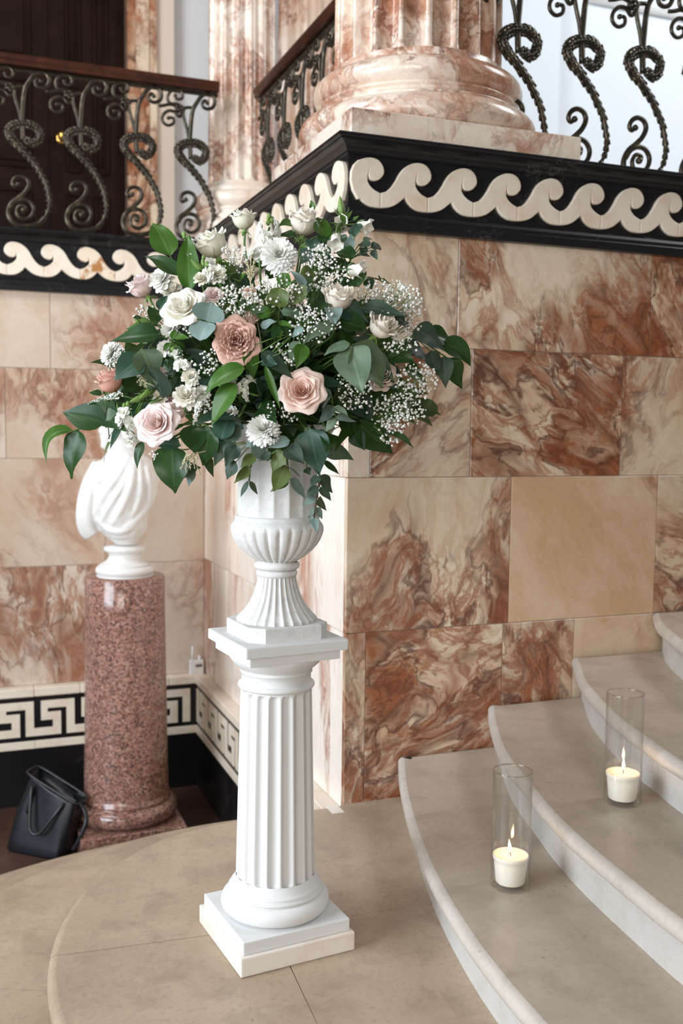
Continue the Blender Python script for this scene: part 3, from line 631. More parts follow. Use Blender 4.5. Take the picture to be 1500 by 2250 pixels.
def baluster_meshes():
    scroll = join(bar(T_S, 17, 24), bar(T_L, 21, 15), *[ball(b3(c), r*U_, 2) for c, r in BALLS[:2]])
    head = join(bar(T_Y, 23, 16), bar(T_Z, 17, 16), bar(T_1, 17, 14, y=.004), bar(T_2, 17, 14, y=-.004), bar(T_3, 16, 16), *[ball(b3(c), r*U_, 2) for c, r in BALLS[2:]],
                ball(b3(ROS), 42*U_, 2, (1, .6, .9)), *[ball((ROS[0]+34*U_*math.cos(a), -.012, ROS[1]+30*U_*math.sin(a)), 16*U_, 1) for a in (0, 1.2, 2.4, 3.7, 5)])
    P = spline([b3(p) for p in T_A], 4); parts = []
    N = len(P)
    def rad(t): return (24+24*min(1, t*2.2))*U_*(1 if t < .8 else .9)
    parts.append(tube(P, lambda t: rad(t)*.55, 8, 1.0, (0, 1, 0)))
    # overlapping acanthus leaflets down both edges and along the ridge
    for i in range(3, N-1, 2):
        t = i/(N-1); d = (P[min(i+1, N-1)]-P[i-1]).normalized(); s = d.cross(Vector((0, 1, 0))); r = rad(t)
        for sg in (-1, 1):
            m = Matrix((( s.x*sg, 0, d.x, 0), (0, 1, 0, 0), (s.z*sg, 0, d.z, 0), (0, 0, 0, 1)))
            lob = ([Vector((p[0]*r*.50+r*.52, p[1]*r*.36, p[2]*r*.92-p[0]*r*.55)) for p in ball((0, 0, 0), 1, 1)[0]], ICO[1])
            lv = [m @ q + P[i] + Vector((0, -.003*math.sin(i*2.1), 0)) for q in lob[0]]; parts.append((lv, lob[1] if sg*m.determinant() > 0 else lob[1]))
        parts.append(([Vector(q)*r*.36+P[i]+Vector((0, -r*.42, 0)) for q in ICO[0]], ICO[1]))
        parts.append(([Vector(q)*r*.36+P[i]+Vector((0, r*.42, 0)) for q in ICO[0]], ICO[1]))
    e = P[-1]
    for k in range(7): a = 2*PI*k/7; parts.append(ball((e.x+26*U_*math.cos(a), e.y-.004, e.z+26*U_*math.sin(a)), 22*U_, 1, (1, .7, 1)))
    return (mesh_of('scroll', scroll, M['iron']), mesh_of('scroll_head', head, M['iron']), mesh_of('acanthus_stem', join(*parts), M['iron']))
BM3 = baluster_meshes()
def place_baluster(par, M4):
    b = inst('baluster', BM3[0], M['iron'], par, M4)
    for nm, me in (('scroll_head', BM3[1]), ('acanthus_stem', BM3[2])): inst(nm, me, M['iron'], b, Matrix())
def handrail(par, A, B):
    A, B = Vector(A), Vector(B); d = (B-A).normalized(); s = Vector((-d.y, d.x, 0)); pr = [(-.030, 0), (.030, 0), (.034, .008), (.032, .018), (.040, .026), (.041, .038), (.034, .050), (.018, .057), (0, .059), (-.018, .057), (-.034, .050), (-.041, .038), (-.040, .026), (-.032, .018), (-.034, .008)]
    V = [e+s*a+Vector((0, 0, b)) for e in (A, B) for a, b in pr]; k = len(pr)
    F = [(i, (i+1) % k, k+(i+1) % k, k+i) for i in range(k)]+[tuple(range(k)), tuple(range(2*k-1, k-1, -1))]
    obj('handrail', (V, F), M['wood'], par, False, label='polished dark red wooden handrail')
    up = Vector((0, 0, -.012)); obj('core_rail', join(tube([A+up, B+up], .011, 4)), M['iron'], par, False)
RZ = 3.041; PER = .2785
def balustrade(label, A, B, f):
    p = thing('balustrade', label, 'balustrade', (A[0], A[1], CT)); handrail(p, (*A, RZ), (*B, RZ))
    org = ORG[p.name]
    for q in f: place_baluster(p, Matrix.Translation(-org) @ q)
    return p
yb = D+.05
balustrade('rear iron scroll balustrade with wooden rail in front of the door', (-2.6, yb), (.085, yb), [Matrix.Translation((S0+k*PER, yb, 0)) for k in range(-6, 3)])
balustrade('iron scroll balustrade right of the large column before pale wall', (.75, .2), (2.9, .2), [Matrix.Translation((1.02+k*PER, .2, 0)) for k in range(-1, 7)])
balustrade('short side balustrade seen between the two marble columns', (.315, .80), (.315, 2.14), [Matrix(((0, 1, 0, .315), (-1, 0, 0, 1.99-k*PER), (0, 0, 1, 0), (0, 0, 0, 1))) for k in range(0, 5)])
# ================================================================== PEDESTAL
PX, PY = -.4885, -.7805; PROT = math.radians(5.9)
Rz = Matrix.Translation((PX, PY, 0)) @ Matrix.Rotation(PROT, 4, 'Z')
pd = thing('pedestal', 'white fluted column pedestal on the half landing carrying the urn', 'pedestal', (PX, PY, 0))
def sq(s, z0, z1, bev=.004): h = s/2; return xf(box(-h, h, -h, h, z0, z1, bev, 2), Rz)
obj('plinth', sq(.304, 0, .048), M['pale'], pd, False, label='white marble bottom slab with faint grey stains')
obj('plinth_step', sq(.284, .048, .080, .003), M['white'], pd, False)
pc = (PX, PY)
obj('base_moulding', lathe([(.10, .080), (.118, .080)]+torus_prof(.138, .105, .025)+[(.1205, .131), (.1215, .134), (.1205, .139), (.115, .141), (.1165, .145), (.114, .150), (.109, .152), (.108, .158), (.103, .163), (.1005, .172)], pc, 96), M['white'], pd)
obj('shaft', fluted(.1005, .0895, .165, .652, pc, 18, .115, 216, end=.022), M['white'], pd)
obj('capital', lathe([(.088, .648), (.090, .651)]+torus_prof(.0965, .661, .0075, 7)+[(.0885, .670), (.0870, .675), (.0870, .692), (.0905, .694), (.0905, .698), (.0885, .700), (.0905, .703), (.098, .709), (.108, .718), (.116, .730), (.118, .737), (.10, .738)], pc, 96), M['white'], pd)
obj('abacus', join(sq(.238, .736, .760, .003)), M['white'], pd, False)
obj('abacus', join(sq(.268, .760, .787, .004)), M['white'], pd, False)
# ================================================================== URN
UZ = .787
ur = thing('urn', 'rough white stone garden urn on top of the pedestal', 'urn', (PX, PY, UZ))
h = .105; c_ = .032
oct_ = [(-h+c_, -h), (h-c_, -h), (h, -h+c_), (h, h-c_), (h-c_, h), (-h+c_, h), (-h, h-c_), (-h, -h+c_)]
def jig(vf, a, s=40):
    return [Vector(p)+a*mnoise.noise_vector(Vector(p)*s) for p in vf[0]], vf[1]
obj('foot_slab', xf(prism(oct_, UZ, UZ+.036, .004), Rz), M['urn'], ur, False)
def foot_rf(r, z, t, i):
    k = (t*26/(2*PI)) % 1.0; a = abs(k-.5)*2
    return r-(.0065*min(1, r/.06))*(1-a**2.2 if a < .92 else 0)
fp = [(.100, UZ+.036), (.101, UZ+.041), (.097, UZ+.046), (.090, UZ+.053), (.081, UZ+.063), (.071, UZ+.077), (.0625, UZ+.093), (.0555, UZ+.110), (.0505, UZ+.128), (.0480, UZ+.142), (.0475, UZ+.150)]
obj('foot', lathe(fp, pc, 208, foot_rf), M['urn'], ur)
obj('neck_rings', lathe([(.045, .930)]+torus_prof(.0515, .941, .009)+torus_prof(.0570, .9605, .010)+[(.046, .972)], pc, 64), M['urn'], ur)
def bowl_rf(r, z, t, i):
    if z > 1.060: return r
    k = (t*24/(2*PI)) % 1.0; a = abs(k-.5)*2
    f = min(1, (1.060-z)/.012) if z > 1.048 else 1
    return r-.0085*f*(a**3.2)
bp_ = [(.046, .970), (.058, .976), (.072, .985), (.086, .997), (.098, 1.010), (.107, 1.024), (.1125, 1.037), (.1155, 1.048), (.1150, 1.058), (.1120, 1.064), (.108, 1.069), (.1065, 1.072), (.1045, 1.073), (.1045, 1.080), (.1025, 1.083), (.098, 1.085)]
obj('bowl', lathe(bp_, pc, 240, bowl_rf), M['urn'], ur)
def body_rf(r, z, t, i):
    k = (t*16/(2*PI)) % 1.0; a = abs(k-.5)*2
    return r-.0055*(1-a*a) if 1.086 < z < 1.255 else r
obj('body', lathe([(.098, 1.083), (.0985, 1.090), (.0980, 1.13), (.0985, 1.18), (.1005, 1.225), (.104, 1.25), (.108, 1.258), (.118, 1.270), (.130, 1.283), (.138, 1.294), (.141, 1.302), (.139, 1.308), (.130, 1.309), (.118, 1.300), (.100, 1.27), (.08, 1.25)], pc, 192, body_rf), M['urn'], ur)
obj('soil', lathe([(.001, 1.275), (.06, 1.272), (.112, 1.262)], pc, 32), M['foam'], ur)

# ================================================================== BUST ON GRANITE COLUMN
GX, GY = -.511, 1.50
gc = thing('granite_column', 'polished red granite column carrying the white bust', 'column', (GX, GY, LOW))
obj('plinth', box(GX-.239, GX+.239, GY-.239, GY+.239, LOW, LOW+.10, .004), M['granite'], gc, False)
obj('base_moulding', lathe([(.20, LOW+.10)]+torus_prof(.238, LOW+.145, .044)+[(.205, LOW+.192), (.207, LOW+.197), (.205, LOW+.204), (.199, LOW+.210), (.196, LOW+.235)], (GX, GY), 80), M['granite'], gc)
obj('shaft', lathe([(.1955, LOW+.22), (.190, -.1), (.186, .2), (.182, .45), (.1815, .608), (.178, .612), (.001, .612)], (GX, GY), 80), M['granite'], gc)
BX, BY, BZ = GX, GY, .612
bu = thing('marble_bust', 'white marble bust in draped cloth standing on the granite column', 'bust', (BX, BY, BZ))
obj('socle', lathe([(.128, BZ), (.130, BZ+.004)]+torus_prof(.134, BZ+.027, .022)+[(.118, BZ+.052), (.112, BZ+.056), (.095, BZ+.064), (.078, BZ+.078), (.072, BZ+.095), (.074, BZ+.106), (.088, BZ+.113), (.094, BZ+.118), (.096, BZ+.128), (.092, BZ+.136), (.06, BZ+.142), (.001, BZ+.142)], (BX, BY), 64), M['statue'], bu)
def bust_mesh():
    parts = []
    def P(r, t, z): return BX + RT.x*r + t*FW.x*-1, BY + RT.y*r + t*FW.y*-1, z   # r: to the right in view, t: towards the viewer
    # rings: centre offset, half width, half depth, z
    rings = [(.01, .045, .045, .755), (.00, .060, .062, .775), (-.005, .082, .082, .80), (-.010, .102, .098, .83), (-.020, .118, .112, .88), (-.020, .132, .120, .94), (-.012, .144, .122, 1.00), (.002, .148, .118, 1.06), (.012, .137, .108, 1.11), (.010, .108, .092, 1.15), (.002, .076, .078, 1.18), (-.008, .060, .064, 1.21), (-.012, .055, .060, 1.25), (-.012, .054, .060, 1.28)]
    V, F = [], []; n = 72
    for (c, a, b, z) in rings:
        for k in range(n):
            t = 2*PI*k/n; fold = 1.05+.035*math.sin(7*t+z*26)+.02*math.sin(13*t-z*34) if .79 < z < 1.12 else 1.03
            V.append(P(c+a*math.cos(t)*fold, b*math.sin(t)*fold, z))
    for i in range(len(rings)-1):
        for k in range(n): F.append((i*n+k, i*n+(k+1) % n, (i+1)*n+(k+1) % n, (i+1)*n+k))
    F.append(tuple(range(n-1, -1, -1))); F.append(tuple((len(rings)-1)*n+k for k in range(n)))
    parts.append((V, F))
    # drapery folds as thick ropes of cloth over chest and shoulder
    def front(r, z):
        for (c0, a0, b0, z0), (c1, a1, b1, z1) in zip(rings, rings[1:]):
            if z0 <= z <= z1:
                q = (z-z0)/(z1-z0); c, a, b = c0+(c1-c0)*q, a0+(a1-a0)*q, b0+(b1-b0)*q; x = max(-.97, min(.97, (r-c)/(a*1.05))); return b*1.05*math.sqrt(1-x*x)
        return .05
    def fold(pts, r):
        pts = [Vector(q) for q in spline(pts, 6)]; pts = [(q.x, front(q.x, q.z)-r*.15, q.z) for q in pts]; parts.append(tube([Vector(P(*q)) for q in pts], lambda t: r*.85*(.55+.45*math.sin(PI*min(1, .15+t*.85))), 8))
    for sh, rr in ((0., .034), (.022, .024), (-.012, .026)):      # cloth hanging from the shoulder on the left, free of the body at its hem
        parts.append(tube([Vector(P(q[0]+sh, q[1]+sh*.9, q[2]+abs(sh)*.5)) for q in [tuple(w) for w in spline([(-.105, .035, 1.13), (-.140, .050, 1.05), (-.163, .055, .96), (-.172, .050, .88), (-.166, .038, .825), (-.150, .03, .795)], 6)]], lambda q: rr*(.75+.45*math.sin(PI*min(1, .1+q*.8))), 10))
    fold([(-.085, 0, 1.14), (-.075, 0, 1.08), (-.095, 0, 1.05), (-.125, 0, 1.07)], .014)
    fold([(.045, 0, 1.165), (.00, 0, 1.08), (-.065, 0, .99), (-.115, 0, .90)], .020)
    fold([(.055, 0, 1.16), (.025, 0, 1.05), (-.035, 0, .95), (-.095, 0, .85)], .015)
    fold([(.065, 0, 1.16), (.055, 0, 1.05), (.02, 0, .95), (-.03, 0, .86)], .024)
    fold([(.085, 0, 1.15), (.095, 0, 1.04), (.078, 0, .95), (.05, 0, .89)], .018)
    fold([(.115, 0, 1.12), (.128, 0, 1.03), (.105, 0, .93), (.06, 0, .87), (.01, 0, .84)], .020)
    fold([(-.10, 0, .875), (-.055, 0, .835), (.00, 0, .825), (.05, 0, .845), (.085, 0, .88)], .018)
    fold([(-.075, 0, .83), (-.03, 0, .80), (.03, 0, .80)], .014)
    fold([(.145, 0, 1.09), (.140, 0, 1.00), (.115, 0, .92)], .018)
    # head turned to the left of view
    hc = (-.028, .005, 1.325)
    parts.append(xf(ball((0, 0, 0), 1, 3), Matrix.Translation(P(*hc)) @ Matrix.Rotation(-YAW, 4, 'Z') @ Matrix.Diagonal((.086, .092, .100, 1))))
    parts.append(xf(ball((0, 0, 0), 1, 3), Matrix.Translation(P(-.048, .018, 1.268)) @ Matrix.Rotation(-YAW, 4, 'Z') @ Matrix.Diagonal((.060, .060, .072, 1))))
    for (p, r, s) in [((-.085, .050, 1.292), .013, (1, 1, 1.9)), ((-.094, .056, 1.277), .013, (1, 1, 1)), ((-.078, .052, 1.245), .014, (1.2, 1, .6)), ((-.080, .050, 1.232), .014, (1.2, 1, .6)), ((-.078, .042, 1.212), .022, (1, 1, .9)),
                      ((-.098, .040, 1.318), .014, (1.3, 1, .6)), ((-.060, .072, 1.318), .014, (1.3, 1, .6)), ((.042, .050, 1.285), .018, (.6, 1, 1.6))]:
        parts.append(ball(P(*p), r, 2, s))
    for k in range(46):     # short curls
        a = random.uniform(-.4, PI+.6); e = random.uniform(.05, 1.3); d = (math.cos(e)*math.cos(a+.9), math.cos(e)*math.sin(a+.9), math.sin(e))
        parts.append(ball(P(hc[0]+d[0]*.084, hc[1]-d[1]*.088, hc[2]+.01+d[2]*.095), random.uniform(.014, .021), 1))
    return join(*parts)
bo = obj('bust_body', bust_mesh(), M['statue'], bu)
rm = bo.modifiers.new('remesh', 'REMESH'); rm.mode = 'VOXEL'; rm.voxel_size = .0065; rm.use_smooth_shade = True
sm = bo.modifiers.new('smooth', 'SMOOTH'); sm.factor = .6; sm.iterations = 5

# ================================================================== BAG
def bag():
    B = onZ(92, 1866, LOW); bg = thing('tote_bag', 'black leather tote bag slumped on the floor beside the granite column', 'bag', (B.x, B.y, LOW))
    ax = Vector((RT.x, RT.y, 0)).normalized(); ay = Vector((-ax.y, ax.x, 0)); ax = (ax*.94-ay*.34).normalized(); ay = Vector((-ax.y, ax.x, 0)); lean = Vector((ax.x*.22+ay.x*.10, ax.y*.22+ay.y*.10, 0)); c0 = Vector((B.x, B.y, LOW))
    def pt(s, t, z): return c0+ax*s+ay*t+Vector((0, 0, z))+lean*(z)+Vector((0, 0, -.42*s*(z/.3)))
    V, F = [], []; n = 40; zs = [0.0, .012, .05, .10, .15, .20, .25, .285, .30]
    for i, z in enumerate(zs):
        q = z/.30
        for k in range(n):
            a = 2*PI*k/n; ca, sa = math.cos(a), math.sin(a); e = .32
            wx = .150-.028*q+.004*math.sin(5*a+z*20); wy = (.085-.035*q)
            s = wx*abs(ca)**e*(1 if ca > 0 else -1); t = wy*abs(sa)**e*(1 if sa > 0 else -1)
            t += .010*math.sin(s*22+z*15)*q; V.append(pt(s*(.93 if i == 0 else 1), t*(.9 if i == 0 else 1), z))
    for i in range(len(zs)-1):
        for k in range(n): F.append((i*n+k, i*n+(k+1) % n, (i+1)*n+(k+1) % n, (i+1)*n+k))
    F.append(tuple(range(n-1, -1, -1)))
    m = len(V); V += [p+Vector((0, 0, -.05))-(p-pt(0, 0, .3))*.06 for p in V[-n:]]
    for k in range(n): F.append(((len(zs)-1)*n+k, (len(zs)-1)*n+(k+1) % n, m+(k+1) % n, m+k))
    F.append(tuple(m+k for k in range(n)))
    obj('body', (V, F), M['bag'], bg)
    for sg in (-1, 1):
        P = spline([pt(-.075, sg*.058, .20), pt(-.080, sg*.066, .27), pt(-.062, sg*.085, .235), pt(-.02, sg*.108, .13), pt(.03, sg*.108, .125), pt(.068, sg*.088, .22), pt(.082, sg*.062, .275), pt(.078, sg*.058, .21)], 8)
        obj('handle', tube(P, .0075, 8), M['bagtrim'], bg)
        for s in (-.077, .08): obj('handle_tab', tube([pt(s, sg*.060, .16), pt(s, sg*.058, .215)], .013, 6, .35, ay), M['bagtrim'], bg)
    obj('rim_binding', tube([pt(*q) for q in [(.137*abs(math.cos(a))**.32*(1 if math.cos(a) > 0 else -1), .05*abs(math.sin(a))**.32*(1 if math.sin(a) > 0 else -1), .300) for a in [2*PI*k/48 for k in range(49)]]], .005, 6), M['bagtrim'], bg)
    P = spline([pt(.13, .0, .285), pt(.19, -.03, .25), pt(.20, -.05, .15), pt(.185, -.05, .06)], 8); obj('strap', tube(P, .010, 8, .5), M['bagtrim'], bg)
bag()
# ================================================================== SENSOR ON THE LEDGE
se = thing('temperature_sensor', 'small white plastic sensor box with stub antenna on the marble ledge', 'sensor', (-.05, D-.034, -.020))
obj('case', box(-.088, -.014, D-.048, D-.020, -.020, .058, .004, 2), M['plastic'], se, False)
obj('display', box(-.058, -.022, D-.0495, D-.047, .020, .036, .0005), M['screen'], se, False, label='small dark display')
obj('label_panel', box(-.064, -.020, D-.0488, D-.047, -.012, .046, .0005), M['pale'], se, False)
obj('antenna', tube([(-.072, D-.034, .055), (-.072, D-.034, .09), (-.070, D-.034, .131)], .0055, 10), M['plastic'], se)
obj('probe', tube([(-.033, D-.034, .055), (-.033, D-.034, .072), (-.033, D-.034, .080)], lambda t: .009 if t < .7 else .005, 10), M['plastic'], se)
# ================================================================== CANDLES
def candle(u, v, z, la, lb, tilt):
    B = onZ(u, v, z); x, y = B.x, B.y; c = (x, y)
    g = thing('glass_vase', la, 'vase', (x, y, z), 'cylinder vases on the stairs')
    obj('glass_wall', lathe([(.0475, z+.0005), (.0490, z+.002), (.0495, z+.006), (.0495, z+.297), (.0490, z+.2995), (.0480, z+.300), (.0470, z+.2995), (.0465, z+.297), (.0465, z+.012)], c, 72), M['glass'], g)
    obj('glass_rim', tube([(x+.048*math.cos(a), y+.048*math.sin(a), z+.2995) for a in [2*PI*k/64 for k in range(65)]], .0017, 8, cap=False), M['glass_rim'], g)
    obj('glass_base', lathe([(.001, z+.0005), (.0475, z+.0005)], c, 48), M['glass'], g)
    obj('glass_base', lathe([(.0465, z+.012), (.040, z+.0095), (.001, z+.009)], c, 48), M['glass'], g)
    w = thing('candle', lb, 'candle', (x, y, z+.010), 'candles in the glass vases')
    zt = z+.083
    obj('wax', lathe([(.001, z+.0105), (.034, z+.0105), (.037, z+.014), (.0415, zt-.022), (.0425, zt-.012), (.0450, zt-.009), (.0455, zt-.002), (.0445, zt), (.042, zt-.001), (.030, zt-.004), (.001, zt-.005)], c, 64), M['wax'], w)
    t = Vector(tilt)
    obj('wick', tube([(x, y, zt-.006), Vector((x, y, zt+.003))+t*.3, Vector((x, y, zt+.010))+t*.6], .0010, 6), M['wick'], w)
    fp = [(.0002, 0), (.0024, .003), (.0038, .008), (.0040, .013), (.0031, .019), (.0017, .025), (.0007, .029), (.0001, .032)]
    fl = lathe([(r, q) for r, q in fp], (0, 0), 16)
    obj('flame', ([Vector((x, y, zt+.006))+t*.4+Vector((p[0], p[1], p[2]))+t*(p[2]/.035)*.8 for p in fl[0]], fl[1]), M['flame'], w, label='small yellow flame')
candle(1120, 1946, .15, 'clear glass cylinder vase on the lowest stair tread', 'lit white candle inside the vase on the lowest stair', (-.004, .002, 0))
candle(1366, 1762, .303, 'clear glass cylinder vase on the second stair tread', 'lit white candle inside the vase on the second stair', (.001, 0, 0))
# ================================================================== FLOWERS
DEP0 = (Vector((PX, PY, 1.3))-CAM).dot(FW)          # depth of the urn axis
def surf(u, v):
    q = 1-((u-590)/480)**2-((v-775)/345)**2
    return DEP0-.29*math.sqrt(max(0, q))
def cdir(r, u, t): return (RT*r+UP*u-FW*t).normalized()
ROOT = Vector((PX, PY, 1.285))
def frame(p, d, spin=0):
    z = d.normalized(); x = z.orthogonal().normalized(); x = (Matrix.Rotation(spin, 3, z) @ x); y = z.cross(x)
    return Matrix(((x.x, y.x, z.x, p.x), (x.y, y.y, z.y, p.y), (x.z, y.z, z.z, p.z), (0, 0, 0, 1)))
def stem_path(p, d, back=.05):
    """from the urn mouth out to a flower whose head sits at p and looks along d"""
    r = ROOT+Vector((random.uniform(-.03, .03), random.uniform(-.03, .03), 0)); a = p-d*back
    m = r.lerp(a, .55)+Vector((0, 0, .05)); return spline([r, m, a, p], 5)
# ---------------- rose
def petal(R, H, Wd, z0=0., curl=0., cup=.12, ru=0., n=9, pw=1.9):
    V, F, U = [], [], []
    for i in range(n+1):
        t = i/n
        r = .04+R*(1-(1-t)**pw); z = z0+H*t**1.15
        if t > .62: q = (t-.62)/.38; r += curl*q*q; z -= curl*.75*q*q*q
        w = Wd*(.30+.70*min(1, t/.55)**.8)*math.sqrt(max(0, 1-(max(0, t-.45)/.56)**3.2))
        for j in range(n+1):
            s = 2*j/n-1; a = s*w
            rr = r*(1+cup*(1-s*s)*.0)-curl*.18*s*s*t
            zz = z-(.10+.16*abs(curl))*s*s*H*t+ru*math.sin(s*9+t*5)*t*t
            rr += ru*math.cos(s*11+2)*t*t
            V.append((rr*math.cos(a), rr*math.sin(a), zz)); U.append((j/n, t))
    for i in range(n):
        for j in range(n): F.append((i*(n+1)+j, i*(n+1)+j+1, (i+1)*(n+1)+j+1, (i+1)*(n+1)+j))
    return V, F, U
def uvmesh(name, vfu, mat):
    me = bpy.data.meshes.new(name); me.from_pydata(vfu[0], [], vfu[1]); l = me.uv_layers.new(name='UVMap')
    for lp in me.loops: l.data[lp.index].uv = vfu[2][lp.vertex_index]
    me.polygons.foreach_set('use_smooth', [True]*len(me.polygons)); me.materials.append(mat); me.update(); return me
LAY = {  # (count, R, H, halfangle, z0, curl, ruffle)
    'open': [(3, .09, .60, 1.25, 0, .0, 0), (4, .16, .63, 1.05, 0, .02, 0), (5, .25, .64, .92, 0, .04, 0), (5, .35, .63, .86, 0, .07, 0), (6, .47, .60, .80, -.02, .11, .004), (6, .60, .54, .80, -.05, .17, .008), (7, .73, .45, .76, -.08, .24, .010)],
    'bud': [(3, .12, 1.08, 1.25, 0, .0, 0), (4, .23, 1.14, 1.10, 0, .03, 0), (5, .35, 1.16, .98, 0, .05, .003), (5, .47, 1.12, .95, -.02, .10, .007), (5, .57, 1.02, .95, -.04, .18, .012)],
    'ruffle': [(5, .08, .58, .9, 0, .02, .03), (6, .16, .61, .8, 0, .03, .035), (8, .26, .61, .66, 0, .05, .035), (9, .38, .60, .60, 0, .07, .03), (9, .50, .57, .60, -.02, .10, .025), (9, .62, .52, .62, -.05, .15, .022), (7, .75, .43, .70, -.08, .22, .015)]}
RM = {k: [uvmesh('petal', petal(R, H, w, z0, c, ru=ru, pw=(3.4 if k == 'bud' else 2.0)), M['p_white']) for (n, R, H, w, z0, c, ru) in L_] for k, L_ in LAY.items()}
def sepals(k=5, r=.34, drop=-.22):
    V, F = [], []
    for i in range(k):
        a = 2*PI*i/k; n0 = len(V)
        for t in range(5):
            q = t/4; rr = .10+r*q; z = -.10+drop*q*q-.02; w = .10*(1-q)**.8+.004
            for s in (-1, 0, 1): V.append((rr*math.cos(a)-s*w*math.sin(a), rr*math.sin(a)+s*w*math.cos(a), z-.03*abs(s)))
        for t in range(4):
            for s in (0, 1): F.append((n0+t*3+s, n0+t*3+s+1, n0+t*3+s+4, n0+t*3+s+3))
    hip = lathe([(.02, -.34), (.075, -.30), (.12, -.20), (.13, -.10), (.11, 0.0)], (0, 0), 12)
    return join((V, F), hip)
SEP = mesh_of('sepals', sepals(), M['sepal'])
GR = 'roses in the flower arrangement'
def rose(u, v, rpx, kind, mat, d, label, dd=0., sepal=True, tilt=.06):
    dep = surf(u, v)+dd; p = atD(u, v, dep); R = rpx*dep/FPX; dv = cdir(*d)
    t = thing('rose', label, 'rose', p-dv*R*.3, GR); org = ORG[t.name]
    s = R/(.88 if kind != 'bud' else .72); hz = .28 if kind != 'bud' else .54
    base = Matrix.Translation(p-dv*(hz*s)-org) @ frame(Vector((0, 0, 0)), dv, random.uniform(0, 6)) @ Matrix.Scale(s, 4)
    a0 = random.uniform(0, 6)
    for k, (n, *_r) in enumerate(LAY[kind]):
        for i in range(n):
            a = a0+k*1.1+2*PI*i/n+random.uniform(-.13, .13)
            J = Matrix.Rotation(a, 4, 'Z') @ Matrix.Rotation(random.uniform(-tilt, tilt)*(.4+k*.3), 4, 'Y') @ Matrix.Scale(random.uniform(.94, 1.06), 4)
            inst('petal', RM[kind][k], mat, t, base @ J)
    if sepal: inst('sepals', SEP, M['sepal'], t, base)
    obj('stem', tube(stem_path(p-dv*(hz*s+.25*s), dv), .0028, 6), M['stem'], t)
    return t
rose(535, 482, 28, 'bud', M['p_cream'], (-.05, 1, .22), 'cream rosebud standing upright on a long stem at the top', .10)
rose(467, 537, 38, 'bud', M['p_cream'], (-.35, .85, .35), 'cream rose opening upward left of the white dahlia', .04)
rose(667, 488, 37, 'bud', M['p_blush'], (.1, .9, .45), 'ivory rose with blush tinge at the upper right of the dahlia', .04)
rose(308, 630, 31, 'bud', M['p_pink'], (-.55, .75, .3), 'pale pink rose at the upper left edge beside the white carnation', .03)
rose(402, 672, 50, 'open', M['p_ivory'], (-.25, .45, .86), 'large ivory rose wide open above the blue green eucalyptus leaves', -.02)
rose(518, 747, 50, 'ruffle', M['p_mauve'], (.02, .10, 1), 'dusty brownish pink rose with ruffled centre in the middle', -.02)
rose(742, 655, 36, 'bud', M['p_blush'], (.15, .80, .5), 'cream rose surrounded by tiny white blossoms right of the centre')
rose(838, 716, 34, 'bud', M['p_blush'], (.45, .62, .6), 'cream rose facing right above the big pale green leaves')
rose(662, 857, 50, 'open', M['p_peach'], (.05, .15, 1), 'peach pink rose wide open below the centre', -.02)
rose(343, 928, 46, 'open', M['p_pink'], (-.18, .20, .96), 'pale pink rose wide open at the lower left', -.02)
rose(386, 896, 33, 'bud', M['p_pink'], (.25, .75, .6), 'smaller pale pink rose tucked behind the open pink one', .05)
rose(241, 838, 33, 'bud', M['p_salmon'], (-.35, .85, .25), 'salmon pink rosebud at the far left edge', .03)
rose(838, 822, 36, 'open', M['p_peach'], (.3, .2, .9), 'peach rose half hidden behind the big pale green leaves', .05)
rose(549, 700, 20, 'bud', M['p_peach'], (.3, .8, .5), 'small peach rose peeping out above the dusty pink rose', .02)
rose(470, 645, 22, 'open', M['p_pink'], (.1, .5, .8), 'small mauve pink rose right of the large ivory rose', .03)
rose(548, 640, 16, 'open', M['p_peach'], (.0, .5, .8), 'tiny peach rose among white blossoms below the dahlia', .05)
# ---------------- many-petalled white heads
def strap(Lx, wd, lift, n=5, cupd=.25):
    V, F = [], []
    for i in range(n+1):
        t = i/n; w = wd*(.35+.65*math.sin(PI*min(1, .12+t*.80)))*(1 if t < .9 else .72)
        r = Lx*t; z = lift*t+.25*lift*math.sin(PI*t)
        for s in (-1, 0, 1): V.append((r, s*w, z+abs(s)*w*cupd))
    for i in range(n):
        for s in (0, 1): F.append((i*3+s, i*3+s+1, i*3+s+4, i*3+s+3))
    return V, F
def pompon(rings, wd, ruf=0.):
    parts = []
    for (n, el, Lx) in rings:
        for i in range(n):
            a = 2*PI*i/n+random.uniform(-.12, .12)+el*3; e = el+random.uniform(-.07, .07)
            s = strap(Lx*random.uniform(.93, 1.05), wd*random.uniform(.85, 1.1), .12+ruf*random.uniform(-1, 1))
            parts.append(xf(s, Matrix.Rotation(a, 4, 'Z') @ Matrix.Rotation(-e, 4, 'Y')))
    return join(*parts)
def with_uv(vf): return vf[0], vf[1], [(0.5, min(1, Vector(p).length)) for p in vf[0]]
POM = uvmesh('petals', with_uv(pompon([(24, -.30, 1.0), (26, -.08, 1.0), (26, .14, 1.0), (24, .36, .98), (21, .58, .95), (18, .78, .90), (14, .98, .84), (11, 1.16, .78), (7, 1.34, .72), (4, 1.48, .68)], .15)), M['p_white'])
CAR = uvmesh('petals', with_uv(pompon([(12, -.1, 1.0), (12, .25, 1.0), (11, .55, .95), (9, .85, .92), (8, 1.1, .86), (6, 1.35, .8)], .26, .22)), M['p_white'])
